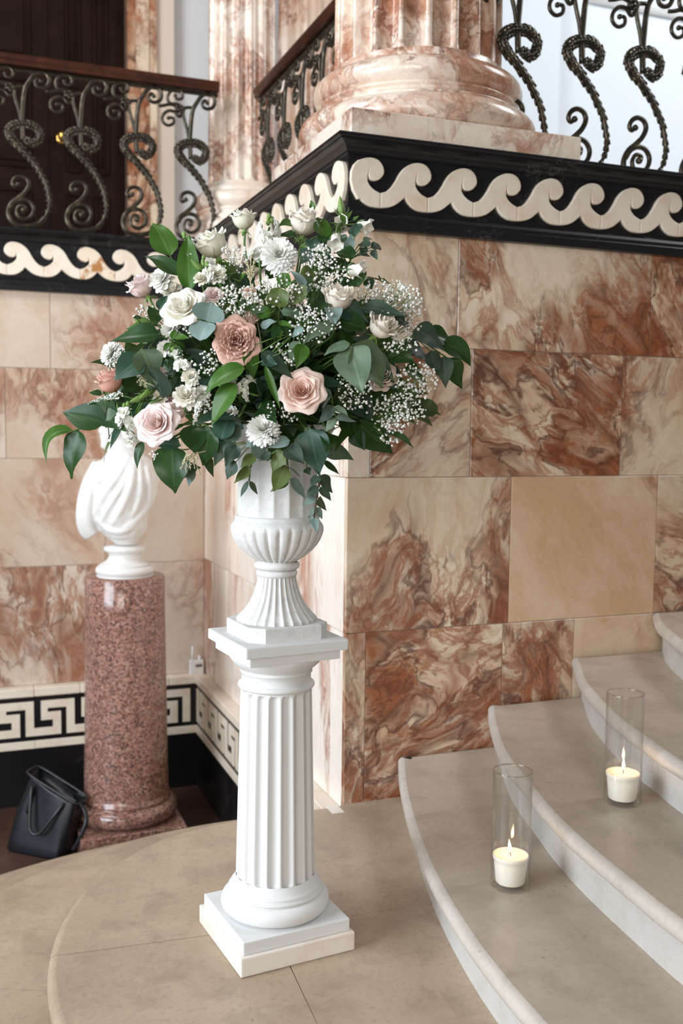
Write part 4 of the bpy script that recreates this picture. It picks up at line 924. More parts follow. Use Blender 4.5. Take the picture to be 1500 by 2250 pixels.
def head(name, cat, label, u, v, rpx, me, mat, d, dd=0., group='white many petalled flowers'):
    dep = surf(u, v)+dd; p = atD(u, v, dep); R = rpx*dep/FPX; dv = cdir(*d)
    t = thing(name, label, cat, p-dv*R*.5, group); org = ORG[t.name]
    o = inst('petals', me, mat, t, Matrix.Translation(p-dv*R*.35-org) @ frame(Vector((0, 0, 0)), dv, random.uniform(0, 6)) @ Matrix.Scale(R, 4)); o['kind'] = 'stuff'
    obj('calyx', ([Vector(q) for q in xf(lathe([(.02, -.35), (.12, -.3), (.2, -.12), (.1, .05)], (0, 0), 10), Matrix.Translation(p-dv*R*.35) @ frame(Vector((0, 0, 0)), dv) @ Matrix.Scale(R, 4))[0]], lathe([(.02, -.35), (.12, -.3), (.2, -.12), (.1, .05)], (0, 0), 10)[1]), M['sepal'], t)
    obj('stem', tube(stem_path(p-dv*R*.6, dv), .0024, 6), M['stem'], t)
head('dahlia', 'flower', 'large round white dahlia near the top centre', 612, 557, 42, POM, M['p_white'], (.05, .25, .95), -.02)
head('chrysanthemum', 'flower', 'white chrysanthemum hanging over the front of the urn', 577, 940, 39, POM, M['p_white'], (-.05, .55, .85), -.02)
head('chrysanthemum', 'flower', 'white chrysanthemum at the far left above the salmon rosebud', 240, 775, 29, POM, M['p_white'], (-.6, .3, .75), .02)
head('carnation', 'flower', 'ruffled white carnation beside the pale pink rose', 352, 612, 31, CAR, M['p_white'], (-.3, .4, .85), .02)
head('carnation', 'flower', 'white carnation tucked behind the large ivory rose', 378, 640, 28, CAR, M['p_ivory'], (.1, .6, .8), .05)
head('carnation', 'flower', 'small ivory carnation under the cream rose at upper left', 475, 600, 25, CAR, M['p_ivory'], (.1, .4, .9), .0)
head('ranunculus', 'flower', 'white ranunculus right above the pale pink rose', 408, 868, 31, CAR, M['p_ivory'], (.05, .5, .85), -.01)
head('ranunculus', 'flower', 'small cream ranunculus below the green buds at left', 418, 828, 22, CAR, M['p_ivory'], (.05, .3, .95), 0)
head('ranunculus', 'flower', 'pale green white bud below the cream rose at upper left', 440, 610, 18, CAR, M['p_cream'], (-.2, .6, .7), 0)
head('carnation', 'flower', 'white flower half hidden left of the pink rose', 445, 862, 20, CAR, M['p_white'], (.2, .4, .9), .02)
head('ranunculus', 'flower', 'white petals peeping out under the large ivory rose', 372, 722, 24, CAR, M['p_white'], (-.3, .2, .9), .02)
head('ranunculus', 'flower', 'white petals between the blue green leaf and the buds', 362, 765, 22, CAR, M['p_white'], (-.3, .3, .9), .01)
head('ranunculus', 'flower', 'white petals under the pale green leaf at left', 345, 822, 22, CAR, M['p_pink'], (-.2, .2, .9), .03)
head('ranunculus', 'flower', 'cream flower above the pale pink rose near the pods', 352, 868, 20, CAR, M['p_cream'], (-.2, .6, .7), .03)
head('carnation', 'flower', 'small white flower low between dark leaves near the urn', 505, 905, 18, CAR, M['p_ivory'], (-.1, .3, .9), .02)
# ---------------- stock : clusters of small white florets
FLO = uvmesh('floret', with_uv(pompon([(5, .15, 1.0), (4, .6, .85), (3, 1.1, .6)], .42, .10)), M['p_white'])
def stock(label, pts, n, rpx, dd=0.):
    P3 = [atD(u, v, surf(u, v)+dd) for u, v in pts]; P3 = spline(P3, 4); c = P3[0]
    t = thing('stock_spike', label, 'flower', c, 'white stock spikes'); org = ORG[t.name]
    r = ROOT; obj('stem', tube(spline([r, r.lerp(P3[-1], .6)+Vector((0, 0, .03)), P3[-1], P3[0]], 6), .0026, 6), M['stem'], t)
    for i in range(n):
        q = P3[min(len(P3)-1, int(len(P3)*i/n))]; s = rpx*DEP0/FPX*random.uniform(.8, 1.1)
        d = cdir(random.uniform(-1, 1), random.uniform(-.6, .9), random.uniform(.1, 1)); inst('floret', FLO, M['p_white'], t, Matrix.Translation(q+d*s*.9-org) @ frame(Vector((0, 0, 0)), d, random.uniform(0, 6)) @ Matrix.Scale(s, 4))
    for i in range(7):
        b = P3[0]+Vector((random.uniform(-.008, .008), random.uniform(-.008, .008), random.uniform(.0, .022)))+(P3[0]-P3[-1]).normalized()*.008
        obj('bud', ball(b, random.uniform(.004, .0065), 1, (1, 1, 1.3)), M['sepal'], t)
stock('tall white stock spike between the cream rosebud and the dahlia', [(592, 500), (582, 535), (570, 580)], 13, 17, .05)
stock('white stock florets at the lower left beside the pale pink rose', [(276, 915), (284, 940), (292, 962)], 12, 14)
stock('white stock florets with green buds in front of the dark leaves', [(495, 850), (520, 845), (545, 850), (560, 868)], 11, 13)
stock('small white stock florets at the left of the cream rose', [(412, 540), (425, 555), (418, 575)], 8, 11, .02)
stock('white stock florets under the cream rose at upper left', [(455, 590), (470, 605), (480, 620)], 7, 13, .01)
stock('white stock florets between the dark leaves and pink bud at left', [(385, 790), (405, 800), (395, 815)], 6, 13)
# ---------------- bellflowers
def bell(label, u, v, L, d, dd=0., bud=False, hub=(740, 505)):
    p = atD(u, v, surf(u, v)+dd); s = L*DEP0/FPX; dv = cdir(*d)
    t = thing('bellflower', label, 'flower', p, 'bellflowers at the upper right'); fr = frame(p-dv*s*.5, dv, random.uniform(0, 6))
    if bud: prof = [(.03, 0), (.16, .1), (.20, .3), (.17, .55), (.10, .8), (.02, 1.0)]; vf = lathe([(a*s, b*s) for a, b in prof], (0, 0), 20)
    else:
        prof = [(.03, 0), (.22, .08), (.30, .28), (.31, .5), (.36, .72), (.46, .9), (.55, 1.0)]
        def rf(r, z, th, i): return r
        vf = lathe([(a*s, b*s) for a, b in prof], (0, 0), 40); vv = []
        for q in vf[0]:
            th = math.atan2(q[1], q[0]); f = max(0, q[2]/s-.6)/.4; vv.append((q[0], q[1], q[2]-f*s*.24*(abs(math.sin(th*2.5))**1.2)))
        vf = (vv, vf[1])
    V = [fr @ Vector(q) for q in vf[0]]
    obj('bell', (V, vf[1]), M['p_ivory'] if not bud else M['sepal'], t, uv=[(.5, .8)]*len(V))
    for i in range(5):
        a = 2*PI*i/5; P = [Vector((.05*math.cos(a), .05*math.sin(a), 0))*s, Vector((.30*math.cos(a), .30*math.sin(a), .12))*s, Vector((.42*math.cos(a), .42*math.sin(a), .38))*s]
        obj('sepal', tube([fr @ q for q in spline(P, 4)], lambda q: .045*s*(1-q)+.0006, 5), M['stem'], t)
    h = atD(*hub, surf(*hub)+.05); b = p-dv*s*.5
    obj('stem', tube(spline([ROOT, ROOT.lerp(h, .5)+Vector((0, 0, .06)), h, h.lerp(b, .6)-dv*.012, b], 6), .0018, 6), M['stem'], t)
bell('white bellflower pointing right at the upper right edge', 800, 497, 34, (.9, -.35, .3), .03)
bell('cream bellflower hanging below the green bud', 737, 528, 32, (-.05, -.9, .4), .0)
bell('green bellflower bud at the very top right', 749, 452, 42, (-.12, 1, .1), .05, True)
bell('pale bellflower lying sideways above the cream rose', 783, 594, 38, (.95, -.1, .3), .0, hub=(745, 590))
bell('white bellflower half hidden among green stems at the top', 752, 490, 28, (-.3, .2, .9), .06)
for k, (lab, u, v, d) in enumerate([('slim green bud at left between leaf and stock', 328, 778, (-.8, -.1, .4)), ('slim green bud pointing left under the dark leaf', 312, 707, (-.9, .2, .4)), ('pale green bud right of the salmon rosebud', 300, 878, (-.7, -.35, .5)), ('green bud below the pale pink rose top', 318, 868, (-.5, -.5, .6)), ('slim olive bud under the cream rose', 432, 582, (-.6, .5, .5))]):
    bell(lab, u, v, 34, d, 0, True, hub=(u+40, v+10))
# ---------------- leaves
def leafmesh(B, Mid, T, w, nrm, fold=.25, kind='o', wav=0., n=10, m=6):
    V, F, U = [], [], []; L = (Mid-B).length+(T-Mid).length
    prev = None
    for i in range(n+1):
        t = i/n; c = B*(1-t)**2+Mid*2*t*(1-t)+T*t*t; tn = ((Mid-B)*(1-t)+(T-Mid)*t)
        tn = tn.normalized() if tn.length > 1e-7 else (T-B).normalized()
        s = tn.cross(nrm); s = s.normalized() if s.length > 1e-5 else tn.orthogonal().normalized(); nn = s.cross(tn)
        if kind == 'o': pr = 1.12*math.sin(PI*t**.74)**.82*(1-t)**.22*(1-.12*t) if 0 < t < 1 else 0
        elif kind == 'r': pr = math.sqrt(max(0, 1-(2*t-1)**2))
        else: pr = math.sin(PI*t**.75) if 0 < t < 1 else 0
        pr = max(pr*1.08, .015)
        for j in range(m+1):
            x = 2*j/m-1; V.append(c+s*(x*pr*w/2)+nn*(fold*abs(x)*pr*w/2+wav*w*math.sin(t*9+x*1.5)*x)); U.append((j/m, t))
    for i in range(n):
        for j in range(m): F.append((i*(m+1)+j, i*(m+1)+j+1, (i+1)*(m+1)+j+1, (i+1)*(m+1)+j))
    return V, F, U
REG = {'A': (80, 420, .32), 'B': (480, 420, .3867), 'C': (80, 740, .32), 'D': (480, 740, .3867)}
def sprig(label, mat, root, leaves, name='leaf_sprig', cat='leaves', group='leaf sprigs in the arrangement', stem='stem', dd=0.):
    """leaves: (region, bx,by, tx,ty, width, [mat], [kind], [bend px]) traced per leaf, set out in depth on the bouquet's surface"""
    pts = []
    for lf in leaves:
        ox, oy, s = REG[lf[0]]; pts.append((ox+lf[1]*s, oy+lf[2]*s, ox+lf[3]*s, oy+lf[4]*s, lf[5]*s))
    bs = [atD(p[0], p[1], surf(p[0], p[1])+dd) for p in pts]
    loc = bs[0].copy(); t = thing(name, label, cat, loc, group)
    for i, (lf, p, b) in enumerate(zip(leaves, pts, bs)):
        ex = lf[6:]; mt = next((e for e in ex if isinstance(e, str) and e in M), mat); kd = next((e for e in ex if e in ('r', 'o', 'l')), 'o')
        bend = next((e for e in ex if isinstance(e, tuple)), None)
        dt = random.uniform(-.035, .03); T = atD(p[2], p[3], surf((p[2]+p[0])/2, (p[3]+p[1])/2)+dd+dt)
        L = (T-b).length; nrm = (-FW*.8+UP*.45+RT*random.uniform(-.45, .35)).normalized()
        if bend: ox, oy, s = REG[lf[0]]; mid = atD(ox+bend[0]*s, oy+bend[1]*s, surf(p[0], p[1])+dd-.015)
        else: mid = b.lerp(T, .5)+nrm*L*random.uniform(.05, .16)
        vf = leafmesh(b, mid, T, 1.12*p[4]*DEP0/FPX, nrm, random.uniform(.10, .38), kd, random.uniform(-.09, .09))
        obj('leaf', (vf[0], vf[1]), M[mt], t, uv=vf[2])
    c = atD(root[0], root[1], surf(*root)+dd+.02) if root else bs[0]
    obj('stem', tube(spline([ROOT, ROOT.lerp(c, .5)+Vector((0, 0, .04)), c], 6), .0024, 6), M[stem], t)
    tw = []
    for b in bs:
        if (b-c).length > .004: tw.append(tube([c, c.lerp(b, .5)+UP*.003, b], .0013, 5))
    if tw: obj('twig', join(*tw), M[stem], t)
    return t
sprig('two pointed dark green leaves reaching out at the upper left', 'fr', (395, 600), [('A', 920, 450, 795, 215, 150), ('A', 990, 590, 745, 445, 115, 'dk')], dd=.02)
sprig('long upright green leaf beside the cream rose at upper left', 'fr', (418, 640), [('A', 1055, 690, 1045, 290, 125)], dd=.03)
sprig('small dark leaves left of the large ivory rose', 'dk', (345, 715), [('A', 830, 910, 765, 788, 85), ('A', 770, 925, 618, 948, 100, 'fr'), ('A', 720, 895, 665, 865, 60), ('A', 840, 815, 900, 715, 60, 'tl')])
sprig('broad glossy leaf pointing left above the chrysanthemum', 'dk', (350, 735), [('A', 845, 985, 505, 1035, 135, 'dk', (690, 985)), ('C', 725, 150, 535, 300, 170, 'tl')], dd=-.01)
sprig('pale sage leaf pointing down at the left', 'sg', (318, 770), [('C', 720, 80, 820, 335, 165)], dd=-.02)
sprig('round blue green eucalyptus leaves beside the dusty pink rose', 'eu', (458, 702), [('A', 1170, 895, 1200, 765, 165, 'r'), ('A', 1185, 905, 1120, 1025, 150, 'r')], name='eucalyptus_sprig', dd=-.02)
sprig('leafy spray drooping at the far left', 'dk', (238, 928), [('C', 475, 592, 180, 520, 175, 'dk'), ('C', 470, 585, 590, 560, 130, 'sg'), ('C', 285, 640, 235, 978, 170, 'dk', (255, 800)), ('C', 250, 645, 72, 868, 85, 'fr', (25, 620))], dd=.0)
sprig('small leaves under the stock florets at lower left', 'tl', (270, 935), [('C', 588, 630, 505, 775, 80), ('C', 505, 730, 465, 872, 60, 'fr'), ('C', 730, 720, 690, 905, 65, 'dk')], dd=.0)
sprig('very large dark leaf hanging under the pale pink rose', 'dk', (385, 965), [('C', 930, 740, 950, 1078, 225, 'dk'), ('C', 990, 750, 785, 735, 85, 'tl'), ('C', 1000, 960, 1130, 900, 110, 'tl')], dd=.02)
sprig('dark leaves hanging left of the urn', 'dk', (430, 930), [('C', 1075, 600, 1090, 805, 150), ('C', 1190, 620, 1150, 880, 190), ('C', 1080, 890, 1042, 1030, 65, 'eu'), ('C', 1160, 820, 1215, 965, 60), ('C', 1290, 720, 1218, 892, 80, 'gd')], dd=.03)
sprig('bright green leaves in front of the centre left', 'fr', (520, 820), [('C', 1430, 215, 1155, 400, 130, 'fr', (1260, 250)), ('C', 1370, 320, 1200, 615, 130), ('B', 480, 870, 440, 1010, 70)], dd=-.03)
sprig('small dark leaf at the far left under the salmon rosebud', 'dk', (230, 865), [('C', 450, 395, 358, 384, 42), ('C', 600, 480, 540, 430, 90, 'tl'), ('C', 500, 700, 520, 660, 40, 'sg')], dd=.03)
sprig('round eucalyptus leaves left above the urn rim', 'gd', (500, 925), [('C', 1315, 565, 1268, 705, 125, 'r', 'tl'), ('C', 1330, 585, 1415, 600, 100, 'r', 'eu'), ('C', 1340, 600, 1345, 730, 110, 'r', 'gd'), ('C', 1365, 735, 1298, 892, 100), ('D', 60, 640, 35, 560, 70, 'r', 'tl')], name='eucalyptus_sprig')
sprig('olive green leaves over the left side of the urn', 'ol', (555, 975), [('D', 212, 680, 125, 745, 66), ('D', 187, 742, 88, 832, 56), ('D', 102, 708, 45, 812, 76, 'gd'), ('D', 100, 620, 38, 735, 70, 'gd'), ('D', 172, 820, 125, 912, 28, 'gd', 'l'), ('D', 176, 820, 222, 897, 26, 'gd', 'l'), ('D', 190, 598, 245, 690, 76, 'r', 'eu'), ('D', 205, 600, 150, 625, 40, 'eu'), ('D', 130, 640, 110, 690, 60, 'eu', 'r')], name='eucalyptus_sprig', dd=-.02)
sprig('eucalyptus sprig hanging over the middle of the urn', 'eu', (628, 985), [('D', 405, 588, 282, 632, 60), ('D', 385, 628, 487, 722, 86, 'gd'), ('D', 372, 650, 303, 772, 80, 'ol'), ('D', 388, 728, 310, 882, 88, 'ol'), ('D', 402, 815, 292, 882, 46, 'ol'), ('D', 405, 808, 496, 922, 56), ('D', 302, 664, 228, 706, 48, 'gd'), ('D', 300, 600, 270, 545, 60, 'gd'), ('D', 395, 740, 470, 800, 14, 'eu', 'l')], name='eucalyptus_sprig', dd=-.03)
sprig('trailing eucalyptus sprig with paired leaves at the right of the urn', 'gd', (702, 1045), [('D', 577, 790, 645, 887, 62), ('D', 575, 795, 520, 852, 52), ('D', 575, 855, 640, 933, 46), ('D', 570, 855, 495, 915, 52), ('D', 555, 910, 478, 957, 42, 'eu'), ('D', 563, 915, 615, 990, 42), ('D', 550, 970, 590, 1037, 40, 'eu'), ('D', 549, 972, 527, 1017, 34, 'eu'), ('D', 541, 1022, 487, 1077, 42, 'eu'), ('D', 545, 1030, 560, 1114, 40, 'eu')], name='eucalyptus_sprig', dd=-.05, stem='stem_brown')
sprig('large dark teal leaf hanging at the right of the urn', 'tl', (675, 945), [('D', 520, 520, 575, 785, 165, 'tl'), ('D', 590, 705, 687, 782, 34, 'dk', 'l'), ('D', 500, 750, 520, 785, 40, 'gd')], dd=-.01)
sprig('dark leaves at the lower right above the marble corner', 'dk', (785, 925), [('D', 690, 430, 772, 605, 110), ('D', 765, 545, 832, 645, 80, 'gd'), ('D', 780, 485, 992, 665, 165), ('D', 620, 540, 640, 650, 60)], dd=.05)
sprig('narrow eucalyptus sprig right of the peach pink rose', 'gd', (732, 895), [('D', 655, 398, 567, 492, 62, 'gd'), ('D', 655, 400, 738, 455, 40, 'sg'), ('D', 665, 458, 782, 485, 38, 'eu'), ('D', 668, 460, 603, 543, 44, 'sg'), ('D', 600, 285, 590, 412, 66, 'gd'), ('D', 640, 330, 590, 410, 20, 'eu', 'l')], name='eucalyptus_sprig', dd=-.02)
sprig('two big pale green leaves in front of the hidden peach rose', 'sg', (770, 765), [('D', 745, 48, 820, 325, 165, 'sg'), ('D', 765, 45, 938, 292, 195, 'sg'), ('D', 745, 40, 597, 105, 62, 'sg')], dd=-.04)
sprig('drooping leaf spray at the far right edge', 'dk', (905, 740), [('B', 1105, 790, 1283, 912, 125, 'gd', (1190, 800)), ('B', 1180, 795, 1362, 892, 100, 'dk'), ('D', 1270, 40, 1432, 168, 115, 'dk', (1380, 50)), ('D', 1300, 120, 1380, 297, 100, 'dk'), ('D', 1280, 110, 1290, 292, 86, 'gd'), ('D', 1200, 80, 1245, 225, 82, 'gd')], dd=.03)
sprig('dark leaves between the two cream roses', 'dk', (745, 700), [('B', 680, 650, 850, 748, 110, 'tl'), ('B', 690, 740, 850, 800, 120, 'dk'), ('B', 815, 665, 1065, 712, 80, 'gd'), ('B', 650, 600, 560, 700, 90, 'dk'), ('B', 1000, 720, 1090, 770, 80, 'gd')], dd=.02)
sprig('pale curling leaves in the centre right of the dusty pink rose', 'sg', (650, 730), [('B', 650, 765, 478, 872, 70, 'sg', (560, 770)), ('B', 482, 775, 418, 832, 52, 'eu'), ('B', 640, 660, 660, 760, 80, 'eu'), ('B', 462, 855, 408, 992, 70, 'sg'), ('D', 240, 85, 425, 240, 80, 'gd'), ('D', 245, 140, 335, 160, 60, 'tl'), ('D', 170, 60, 200, 245, 75, 'fr'), ('D', 262, 160, 350, 412, 32, 'fr', 'l')], dd=-.02)
sprig('round sage leaves below the white dahlia', 'sg', (612, 680), [('B', 380, 555, 380, 462, 70, 'fr', 'r'), ('B', 345, 665, 348, 545, 100, 'ol', 'r'), ('B', 355, 680, 472, 692, 78, 'sg', 'r'), ('B', 410, 620, 505, 590, 110, 'ol', 'r'), ('B', 495, 542, 408, 452, 44, 'eu'), ('B', 462, 470, 553, 490, 78, 'ol', 'r'), ('B', 302, 690, 213, 718, 66, 'fr'), ('B', 242, 690, 183, 655, 60, 'sg'), ('B', 240, 770, 330, 740, 50, 'eu')], name='eucalyptus_sprig', dd=-.0)
sprig('dark leaves around the ivory rose at the top', 'dk', (660, 540), [('B', 600, 270, 560, 148, 90, 'fr'), ('B', 520, 325, 575, 258, 70, 'tl'), ('B', 418, 180, 343, 196, 52, 'fr'), ('B', 432, 262, 333, 246, 56, 'dk'), ('B', 530, 340, 468, 415, 90, 'tl'), ('B', 560, 380, 530, 450, 90, 'tl'), ('B', 600, 240, 620, 300, 70, 'dk'), ('B', 540, 110, 525, 50, 30, 'fr')], dd=.05)
sprig('small round eucalyptus leaves sticking out at the upper right', 'gd', (770, 570), [('B', 800, 300, 860, 312, 52, 'r'), ('B', 865, 320, 920, 322, 50, 'r', 'gd'), ('B', 872, 335, 905, 392, 34), ('B', 805, 365, 855, 365, 48, 'r'), ('B', 840, 350, 800, 320, 40, 'gd'), ('B', 790, 190, 770, 258, 66, 'tl', 'r'), ('B', 742, 345, 752, 245, 56, 'eu'), ('B', 860, 270, 820, 285, 40, 'sg'), ('B', 670, 345, 765, 385, 95, 'dk', 'r')], name='eucalyptus_sprig', dd=.02)
sprig('tiny leaves on thin twigs right of the bellflowers', 'gd', (790, 610), [('B', 845, 495, 870, 562, 52, 'tl'), ('B', 838, 490, 840, 452, 22), ('B', 915, 505, 978, 528, 26, 'ol'), ('B', 912, 500, 908, 476, 20), ('B', 780, 480, 800, 545, 80, 'dk', 'r'), ('B', 720, 430, 810, 440, 70, 'dk')], name='eucalyptus_sprig', dd=.02, stem='stem_brown')
sprig('green bracts clustered around the bellflower stems', 'fr', (745, 495), [('B', 720, 180, 690, 130, 26, 'fr', 'l'), ('B', 720, 180, 760, 110, 24, 'fr', 'l'), ('B', 700, 200, 625, 180, 22, 'fr', 'l'), ('B', 700, 230, 640, 200, 24, 'fr', 'l'), ('B', 760, 170, 800, 140, 24, 'fr', 'l'), ('B', 690, 250, 720, 320, 60, 'dk'), ('B', 620, 250, 580, 300, 70, 'dk'), ('B', 650, 290, 590, 320, 50, 'tl')], dd=.05)
sprig('feathery green leaflets beside the dusty pink rose', 'fr', (602, 735), [('B', 330, 740, 250, 830, 40, 'dk', 'l'), ('B', 340, 750, 300, 850, 38, 'dk', 'l'), ('B', 350, 750, 350, 850, 38, 'fr', 'l'), ('B', 360, 750, 400, 830, 36, 'dk', 'l'), ('B', 350, 740, 420, 780, 34, 'fr', 'l'), ('B', 330, 735, 240, 790, 32, 'dk', 'l')], dd=.0)
sprig('feathery green leaflets around the left buds', 'fr', (375, 755), [('A', 930, 1040, 870, 1100, 36, 'fr', 'l'), ('A', 940, 1050, 930, 1150, 36, 'fr', 'l'), ('A', 950, 1030, 1030, 1090, 40, 'fr', 'l'), ('A', 950, 1010, 1050, 1010, 40, 'fr', 'l'), ('A', 960, 1060, 1000, 1150, 36, 'dk', 'l'), ('A', 930, 1020, 960, 950, 36, 'fr', 'l'), ('C', 660, 560, 640, 500, 30, 'fr', 'l'), ('C', 690, 530, 720, 480, 26, 'fr', 'l')], dd=.0)
sprig('dark fern like leaves under the cream roses at upper left', 'dk', (490, 610), [('A', 1330, 590, 1400, 640, 60, 'dk'), ('A', 1330, 600, 1270, 660, 60, 'dk'), ('A', 1400, 620, 1440, 560, 50, 'fr', 'l'), ('A', 1250, 560, 1300, 620, 60, 'fr'), ('A', 1380, 560, 1300, 520, 40, 'ol', 'l')], dd=.04)
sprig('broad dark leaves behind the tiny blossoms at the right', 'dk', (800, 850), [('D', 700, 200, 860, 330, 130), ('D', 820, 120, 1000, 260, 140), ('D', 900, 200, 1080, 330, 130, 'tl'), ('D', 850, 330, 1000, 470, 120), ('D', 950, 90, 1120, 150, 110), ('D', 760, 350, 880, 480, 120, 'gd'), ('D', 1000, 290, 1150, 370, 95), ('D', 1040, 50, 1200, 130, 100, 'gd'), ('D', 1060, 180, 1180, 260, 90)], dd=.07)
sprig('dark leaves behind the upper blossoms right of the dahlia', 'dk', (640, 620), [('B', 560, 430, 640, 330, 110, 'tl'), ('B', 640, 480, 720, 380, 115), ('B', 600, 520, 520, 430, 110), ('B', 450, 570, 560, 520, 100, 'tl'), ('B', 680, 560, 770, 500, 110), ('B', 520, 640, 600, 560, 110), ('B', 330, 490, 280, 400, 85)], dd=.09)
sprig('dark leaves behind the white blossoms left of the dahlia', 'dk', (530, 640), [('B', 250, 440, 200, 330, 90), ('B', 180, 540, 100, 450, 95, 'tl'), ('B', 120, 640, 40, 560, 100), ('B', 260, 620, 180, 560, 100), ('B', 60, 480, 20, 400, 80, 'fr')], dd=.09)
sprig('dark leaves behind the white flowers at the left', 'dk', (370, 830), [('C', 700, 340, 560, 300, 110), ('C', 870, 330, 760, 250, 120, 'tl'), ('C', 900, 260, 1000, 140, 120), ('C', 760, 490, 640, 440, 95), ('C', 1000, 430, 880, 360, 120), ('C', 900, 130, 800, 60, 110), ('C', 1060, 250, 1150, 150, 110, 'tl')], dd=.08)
# dark foliage deep inside, all round the arrangement
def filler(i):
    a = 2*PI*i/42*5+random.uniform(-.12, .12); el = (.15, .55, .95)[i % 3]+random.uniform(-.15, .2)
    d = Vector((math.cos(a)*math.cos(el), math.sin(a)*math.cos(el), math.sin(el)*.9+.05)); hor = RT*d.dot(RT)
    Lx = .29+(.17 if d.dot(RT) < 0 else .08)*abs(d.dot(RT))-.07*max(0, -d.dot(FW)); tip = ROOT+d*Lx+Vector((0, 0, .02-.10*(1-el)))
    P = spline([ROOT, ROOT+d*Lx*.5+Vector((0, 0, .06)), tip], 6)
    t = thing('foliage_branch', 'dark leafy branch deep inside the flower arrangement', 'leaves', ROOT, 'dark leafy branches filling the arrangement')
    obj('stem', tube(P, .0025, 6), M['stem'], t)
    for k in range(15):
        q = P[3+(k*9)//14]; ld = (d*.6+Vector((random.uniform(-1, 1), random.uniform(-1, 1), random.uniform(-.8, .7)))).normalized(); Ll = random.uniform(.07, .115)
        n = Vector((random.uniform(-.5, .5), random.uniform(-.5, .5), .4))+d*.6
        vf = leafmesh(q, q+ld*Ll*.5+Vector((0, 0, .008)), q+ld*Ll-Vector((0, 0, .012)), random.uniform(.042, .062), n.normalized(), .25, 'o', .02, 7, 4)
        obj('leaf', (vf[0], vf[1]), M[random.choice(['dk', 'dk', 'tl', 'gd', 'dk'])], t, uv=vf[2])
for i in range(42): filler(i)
# ---------------- baby's breath
BL = []
for k in range(3):
    pv, pf = ICO; BL.append(([Vector(p)*random.uniform(.8, 1.2) for p in pv], pf))
def gyp(label, u, v, ru, rv, n, dd=0., sz=3.3):
    dep = surf(u, v)+dd; c = atD(u, v, dep); t = thing('gypsophila_spray', label, 'flower', c, 'sprays of tiny white blossoms')
    k = dep/FPX; bl, tw = [], []; base = c-(c-ROOT).normalized()*.09
    for i in range(n):
        while True:
            x, y, z = random.uniform(-1, 1), random.uniform(-1, 1), random.uniform(-1, 1)
            if x*x+y*y+z*z < 1: break
        p = c+RT*(x*ru*k)+UP*(y*rv*k)-FW*(z*.6*min(ru, rv)*k+.01)
        s = sz*k*random.uniform(.55, 1.35); vf = random.choice(BL); M3 = Matrix.Rotation(random.uniform(0, 6), 3, 'X') @ Matrix.Rotation(random.uniform(0, 6), 3, 'Z')
        bl.append(([p+(M3 @ q)*s for q in vf[0]], vf[1]))
        if i % 2 == 0: m = base.lerp(p, .6)+Vector((random.uniform(-.012, .012), random.uniform(-.012, .012), random.uniform(-.01, .012))); tw.append(tube([base, m, p], .00045, 3, cap=False))
    obj('blossoms', join(*bl), M['gyp'], t, kind='stuff'); obj('twigs', join(*tw), M['stem'], t, kind='stuff')
    obj('stem', tube(spline([ROOT, ROOT.lerp(base, .6)+Vector((0, 0, .02)), base], 5), .0016, 5), M['stem'], t)
for (lab, u, v, ru, rv, n, dd) in [
    ('tiny white blossoms left of the sage leaves below the dahlia', 525, 665, 55, 40, 120, -.01), ('tiny white blossoms just above the round sage leaves', 600, 640, 45, 38, 80, .0),
    ('tiny white blossoms under the ivory rose at top', 700, 565, 38, 26, 70, .0), ('tiny white blossoms between bellflower and cream rose', 715, 610, 62, 40, 120, .02),
    ('tiny white blossoms right of the sage leaves', 650, 655, 30, 30, 50, .0), ('tiny white blossoms below the cream rose in the centre', 690, 715, 60, 42, 120, -.01),
    ('dense cloud of tiny white blossoms at the right above the cream rose', 850, 655, 78, 40, 220, .02), ('tiny white blossoms trailing right of the cloud', 905, 695, 30, 45, 80, .03),
    ('tiny white blossoms at the right below the drooping leaves', 915, 840, 48, 45, 130, .02), ('tiny white blossoms at the lower right edge', 870, 905, 65, 42, 170, .02),
    ('tiny white blossoms right of the peach pink rose', 780, 850, 42, 55, 120, .02), ('tiny white blossoms hanging lowest at the right', 860, 945, 30, 38, 60, .01),
    ('tiny white blossoms above the peach pink rose', 630, 780, 40, 30, 55, .01), ('tiny white blossoms left below the dusty pink rose', 470, 800, 48, 32, 60, .0),
    ('tiny white blossoms below the peach pink rose', 630, 900, 45, 28, 50, .02), ('tiny white blossoms right of the carnation at left', 320, 690, 26, 20, 28, .02),
    ('tiny white blossoms left of the bright green leaves', 470, 900, 26, 30, 45, .03), ('sparse tiny blossoms right of the cream rose at upper left', 515, 570, 32, 35, 45, .05),
    ('tiny white blossoms under the large ivory rose', 425, 725, 30, 20, 30, .02), ('tiny blossoms between the cream roses at right', 880, 760, 40, 22, 45, .02), ('few tiny blossoms hanging below the pale pink rose', 340, 1000, 12, 14, 10, .0)]:
    gyp(lab, u, v, ru, rv, int(n*1.3), dd, 2.9)
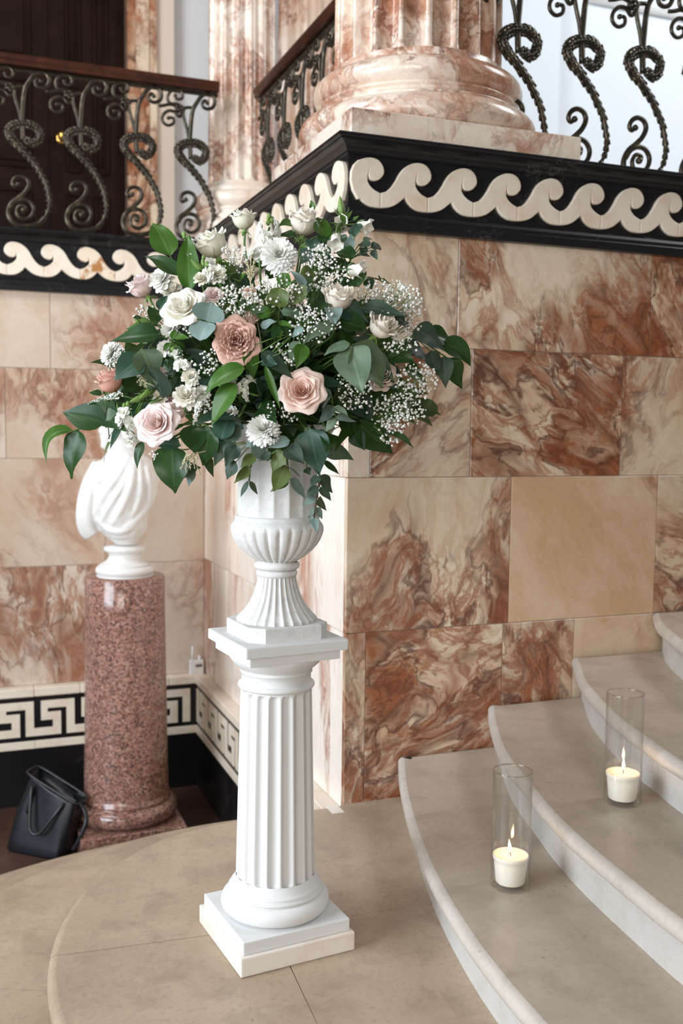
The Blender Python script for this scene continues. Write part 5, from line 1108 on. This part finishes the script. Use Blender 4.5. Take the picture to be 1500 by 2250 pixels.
# ---------------- veronica and astilbe
def veronica(label, pts, r0, dd=0.):
    P = spline([atD(u, v, surf(u, v)+dd) for u, v in pts], 8); k = DEP0/FPX
    t = thing('veronica_spike', label, 'flower', P[0], 'slender grey green flower spikes'); bl = []
    obj('stem', tube(spline([ROOT, ROOT.lerp(P[0], .6), P[0]], 5), .0018, 6), M['stem'], t)
    obj('spike', tube(P, lambda q: max(.0006, r0*k*.8*(1-q*.85)), 8), M['sg'], t, uv=[(.2, .3)]*(len(P)*8))
    for i in range(220):
        q = random.random(); p = P[int(q*(len(P)-1))]; s = r0*k*(1-q*.8); d = Vector((random.gauss(0, 1), random.gauss(0, 1), random.gauss(0, 1))).normalized()
        bl.append(([p+d*s*.85+Vector(w)*s*.28 for w in ICO[0]], ICO[1]))
    obj('florets', join(*bl), M['gyp'], t, kind='stuff')
veronica('slender grey green spike pointing left under the salmon rosebud', [(262, 868), (225, 876), (185, 890)], 8)
veronica('slender curved spike in front of the far left chrysanthemum', [(268, 772), (248, 788), (240, 818)], 7, -.03)
veronica('grey green spike hanging by the ranunculus at lower left', [(438, 890), (432, 910), (424, 935)], 9, -.02)
def astilbe(label, c, tips, dd=0.):
    C = atD(*c, surf(*c)+dd); t = thing('astilbe_plume', label, 'flower', C, 'straw coloured plumes'); bl = []; br = []
    obj('stem', tube(spline([ROOT, ROOT.lerp(C, .6), C], 5), .0016, 5), M['beigefl'], t)
    for (u, v) in tips:
        T = atD(u, v, surf(u, v)+dd); P = spline([C, C.lerp(T, .55)+UP*.010, T], 8); br.append(tube(P, .0009, 4))
        for i in range(34):
            p = random.choice(P[3:])+Vector((random.gauss(0, .0016), random.gauss(0, .0016), random.gauss(0, .0016))); s = random.uniform(.0008, .0017); bl.append(([p+Vector(w)*s for w in ICO[0]], ICO[1]))
    obj('branches', join(*br), M['beigefl'], t, kind='stuff'); obj('florets', join(*bl), M['beigefl'], t, kind='stuff')
astilbe('straw coloured tassel hanging at the lower left', (415, 1000), [(398, 1032), (408, 1035), (418, 1030), (428, 1028), (440, 1045), (404, 1018), (434, 1012)], -.03)
astilbe('straw coloured plume below the cream rosebud', (550, 620), [(540, 575), (552, 560), (562, 572), (570, 590), (545, 595), (558, 585), (535, 600)], .0)
astilbe('straw coloured plume between the buds at left', (318, 840), [(298, 825), (305, 838), (308, 848), (320, 850), (300, 815)], .0)
